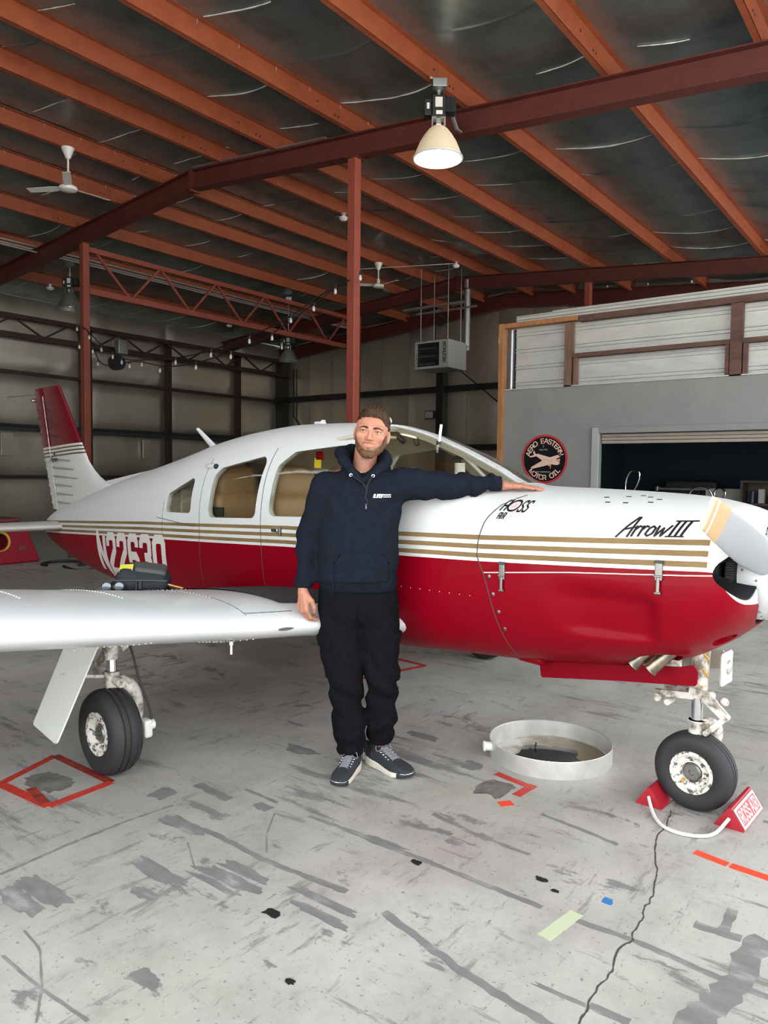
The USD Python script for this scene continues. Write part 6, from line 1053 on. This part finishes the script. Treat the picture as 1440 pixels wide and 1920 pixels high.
# ---------------------------------------------------------------- inside the storage room
plain('bench_brown', (.05, .035, .03), .6); plain('box_cream', (.40, .37, .33), .6); plain('case_black', (.012, .014, .018), .5)
bn = thing('workbench', 'long dark workbench in the storage room', 'workbench', (14.4, 2.6, 0)); obj('top', cbox((0, 0, 1.0), (.8, 3.9, .06), .01), 'bench_brown', bn)
for x in (-.34, .34):
    for y in (-1.85, 1.85): obj('leg', box((x, y, .485), (.07, .07, .97)), 'bench_brown', bn, smooth=False)
li = thing('light_fitting', 'grey tube light fitting lying on the workbench', 'light fitting', (14.25, 4.0, 1.03)); obj('tray', cbox((0, 0, .23), (.12, .85, .05), .01), 'steel_worn', li); obj('end_cap', cbox((0, .44, .23), (.13, .05, .09), .01), 'galvanised', li); obj('end_cap', cbox((0, -.44, .23), (.13, .05, .09), .01), 'galvanised', li); obj('stand', [box((0, y, .1), (.08, .05, .2)) for y in (-.3, .3)], 'black_steel', li, smooth=False)
obj('tool_case', cbox((14.5, 3.9, 1.23), (.3, .95, .40), .06), 'case_black', label='black tool case behind the light fitting on the bench', cat='case')
hk = thing('hand_truck', 'tall chrome hand truck just inside the roll-up door', 'hand truck', (12.5, 4.32, 0)); obj('handle', tube([(0, .10, .1), (0, .10, 1.25), (0, .07, 1.50), (0, -.02, 1.60), (0, -.10, 1.58), (0, -.13, 1.48), (0, -.13, .1)], .022, 10, spline=50), 'chrome', hk); obj('toe_plate', box((-.1, 0, .06), (.25, .4, .012)), 'steel_worn', hk, smooth=False); obj('cross_bar', [cyl((0, .10, z), (0, -.13, z), .014, 8) for z in (.4, .8)], 'chrome', hk)
for y in (.17, -.20): obj('truck_wheel', cyl((.05, y-.03, .10), (.05, y+.03, .10), .10, 20), 'rubber_black', hk)
cb = thing('stool', 'round-backed chrome stool before the cream carton', 'stool', (12.6, 3.25, 0)); obj('back_hoop', tube([(0, .17, .5), (0, .17, 1.22), (0, .12, 1.29), (0, -.12, 1.29), (0, -.17, 1.22), (0, -.17, .5)], .016, 10, spline=40), 'chrome', cb); obj('seat', cbox((-.18, 0, .62), (.38, .38, .06), .025), 'case_black', cb)
for x, y in ((-.33, .14), (-.33, -.14), (0, .16), (0, -.16)): obj('leg', cyl((x, y, 0), (x*.95, y*.9, .6), .014, 8), 'chrome', cb)
obj('carton', cbox((14.15, 3.05, 1.16), (.35, .95, .26), .01), 'box_cream', label='cream carton on the workbench', cat='carton'); obj('desk_fan', [tube([(13.95, 3.28+.09*math.cos(t), 1.20+.09*math.sin(t)) for t in np.arange(24)*PI/12], .018, 8, closed=True), cyl((13.95, 3.28, 1.03), (13.95, 3.28, 1.12), .02, 8)], 'chrome', label='small round chrome gauge hoop on the bench', cat='gauge')
sf = thing('parts_shelf', 'brown shelf unit crowded with small parts', 'shelf', (13.6, 2.2, 0)); obj('side', box((0, .62, .72), (.4, .04, 1.44)), 'bench_brown', sf, smooth=False); obj('side', box((0, -.62, .72), (.4, .04, 1.44)), 'bench_brown', sf, smooth=False); obj('back_panel', box((.19, 0, .72), (.02, 1.2, 1.44)), 'bench_brown', sf, smooth=False)
for z in (.3, .7, 1.05, 1.42): obj('shelf_board', box((0, 0, z), (.4, 1.2, .03)), 'bench_brown', sf, smooth=False)
for k in range(8):
    y = -.5+.14*k; h = rf.uniform(.10, .24); od = ('rightmost', 'second from the right', 'third from the right', 'right of the middle', 'left of the middle', 'third from the left', 'second from the left', 'leftmost')[k]
    q = cyl((13.55, 2.2+y, 1.067), (13.55, 2.2+y, 1.067+h), .035, 12) if k % 2 else cbox((13.55, 2.2+y, 1.067+h/2), (.10, .09, h), .006); nm_ = 'parts_jar' if k % 2 else 'parts_box'
    obj(nm_, q, ['steel_worn', 'case_black', 'box_cream', 'tablet_navy'][k % 4], label='small %s, %s on the brown parts shelf' % (nm_[6:], od), cat=nm_[6:], group='things on the parts shelf')
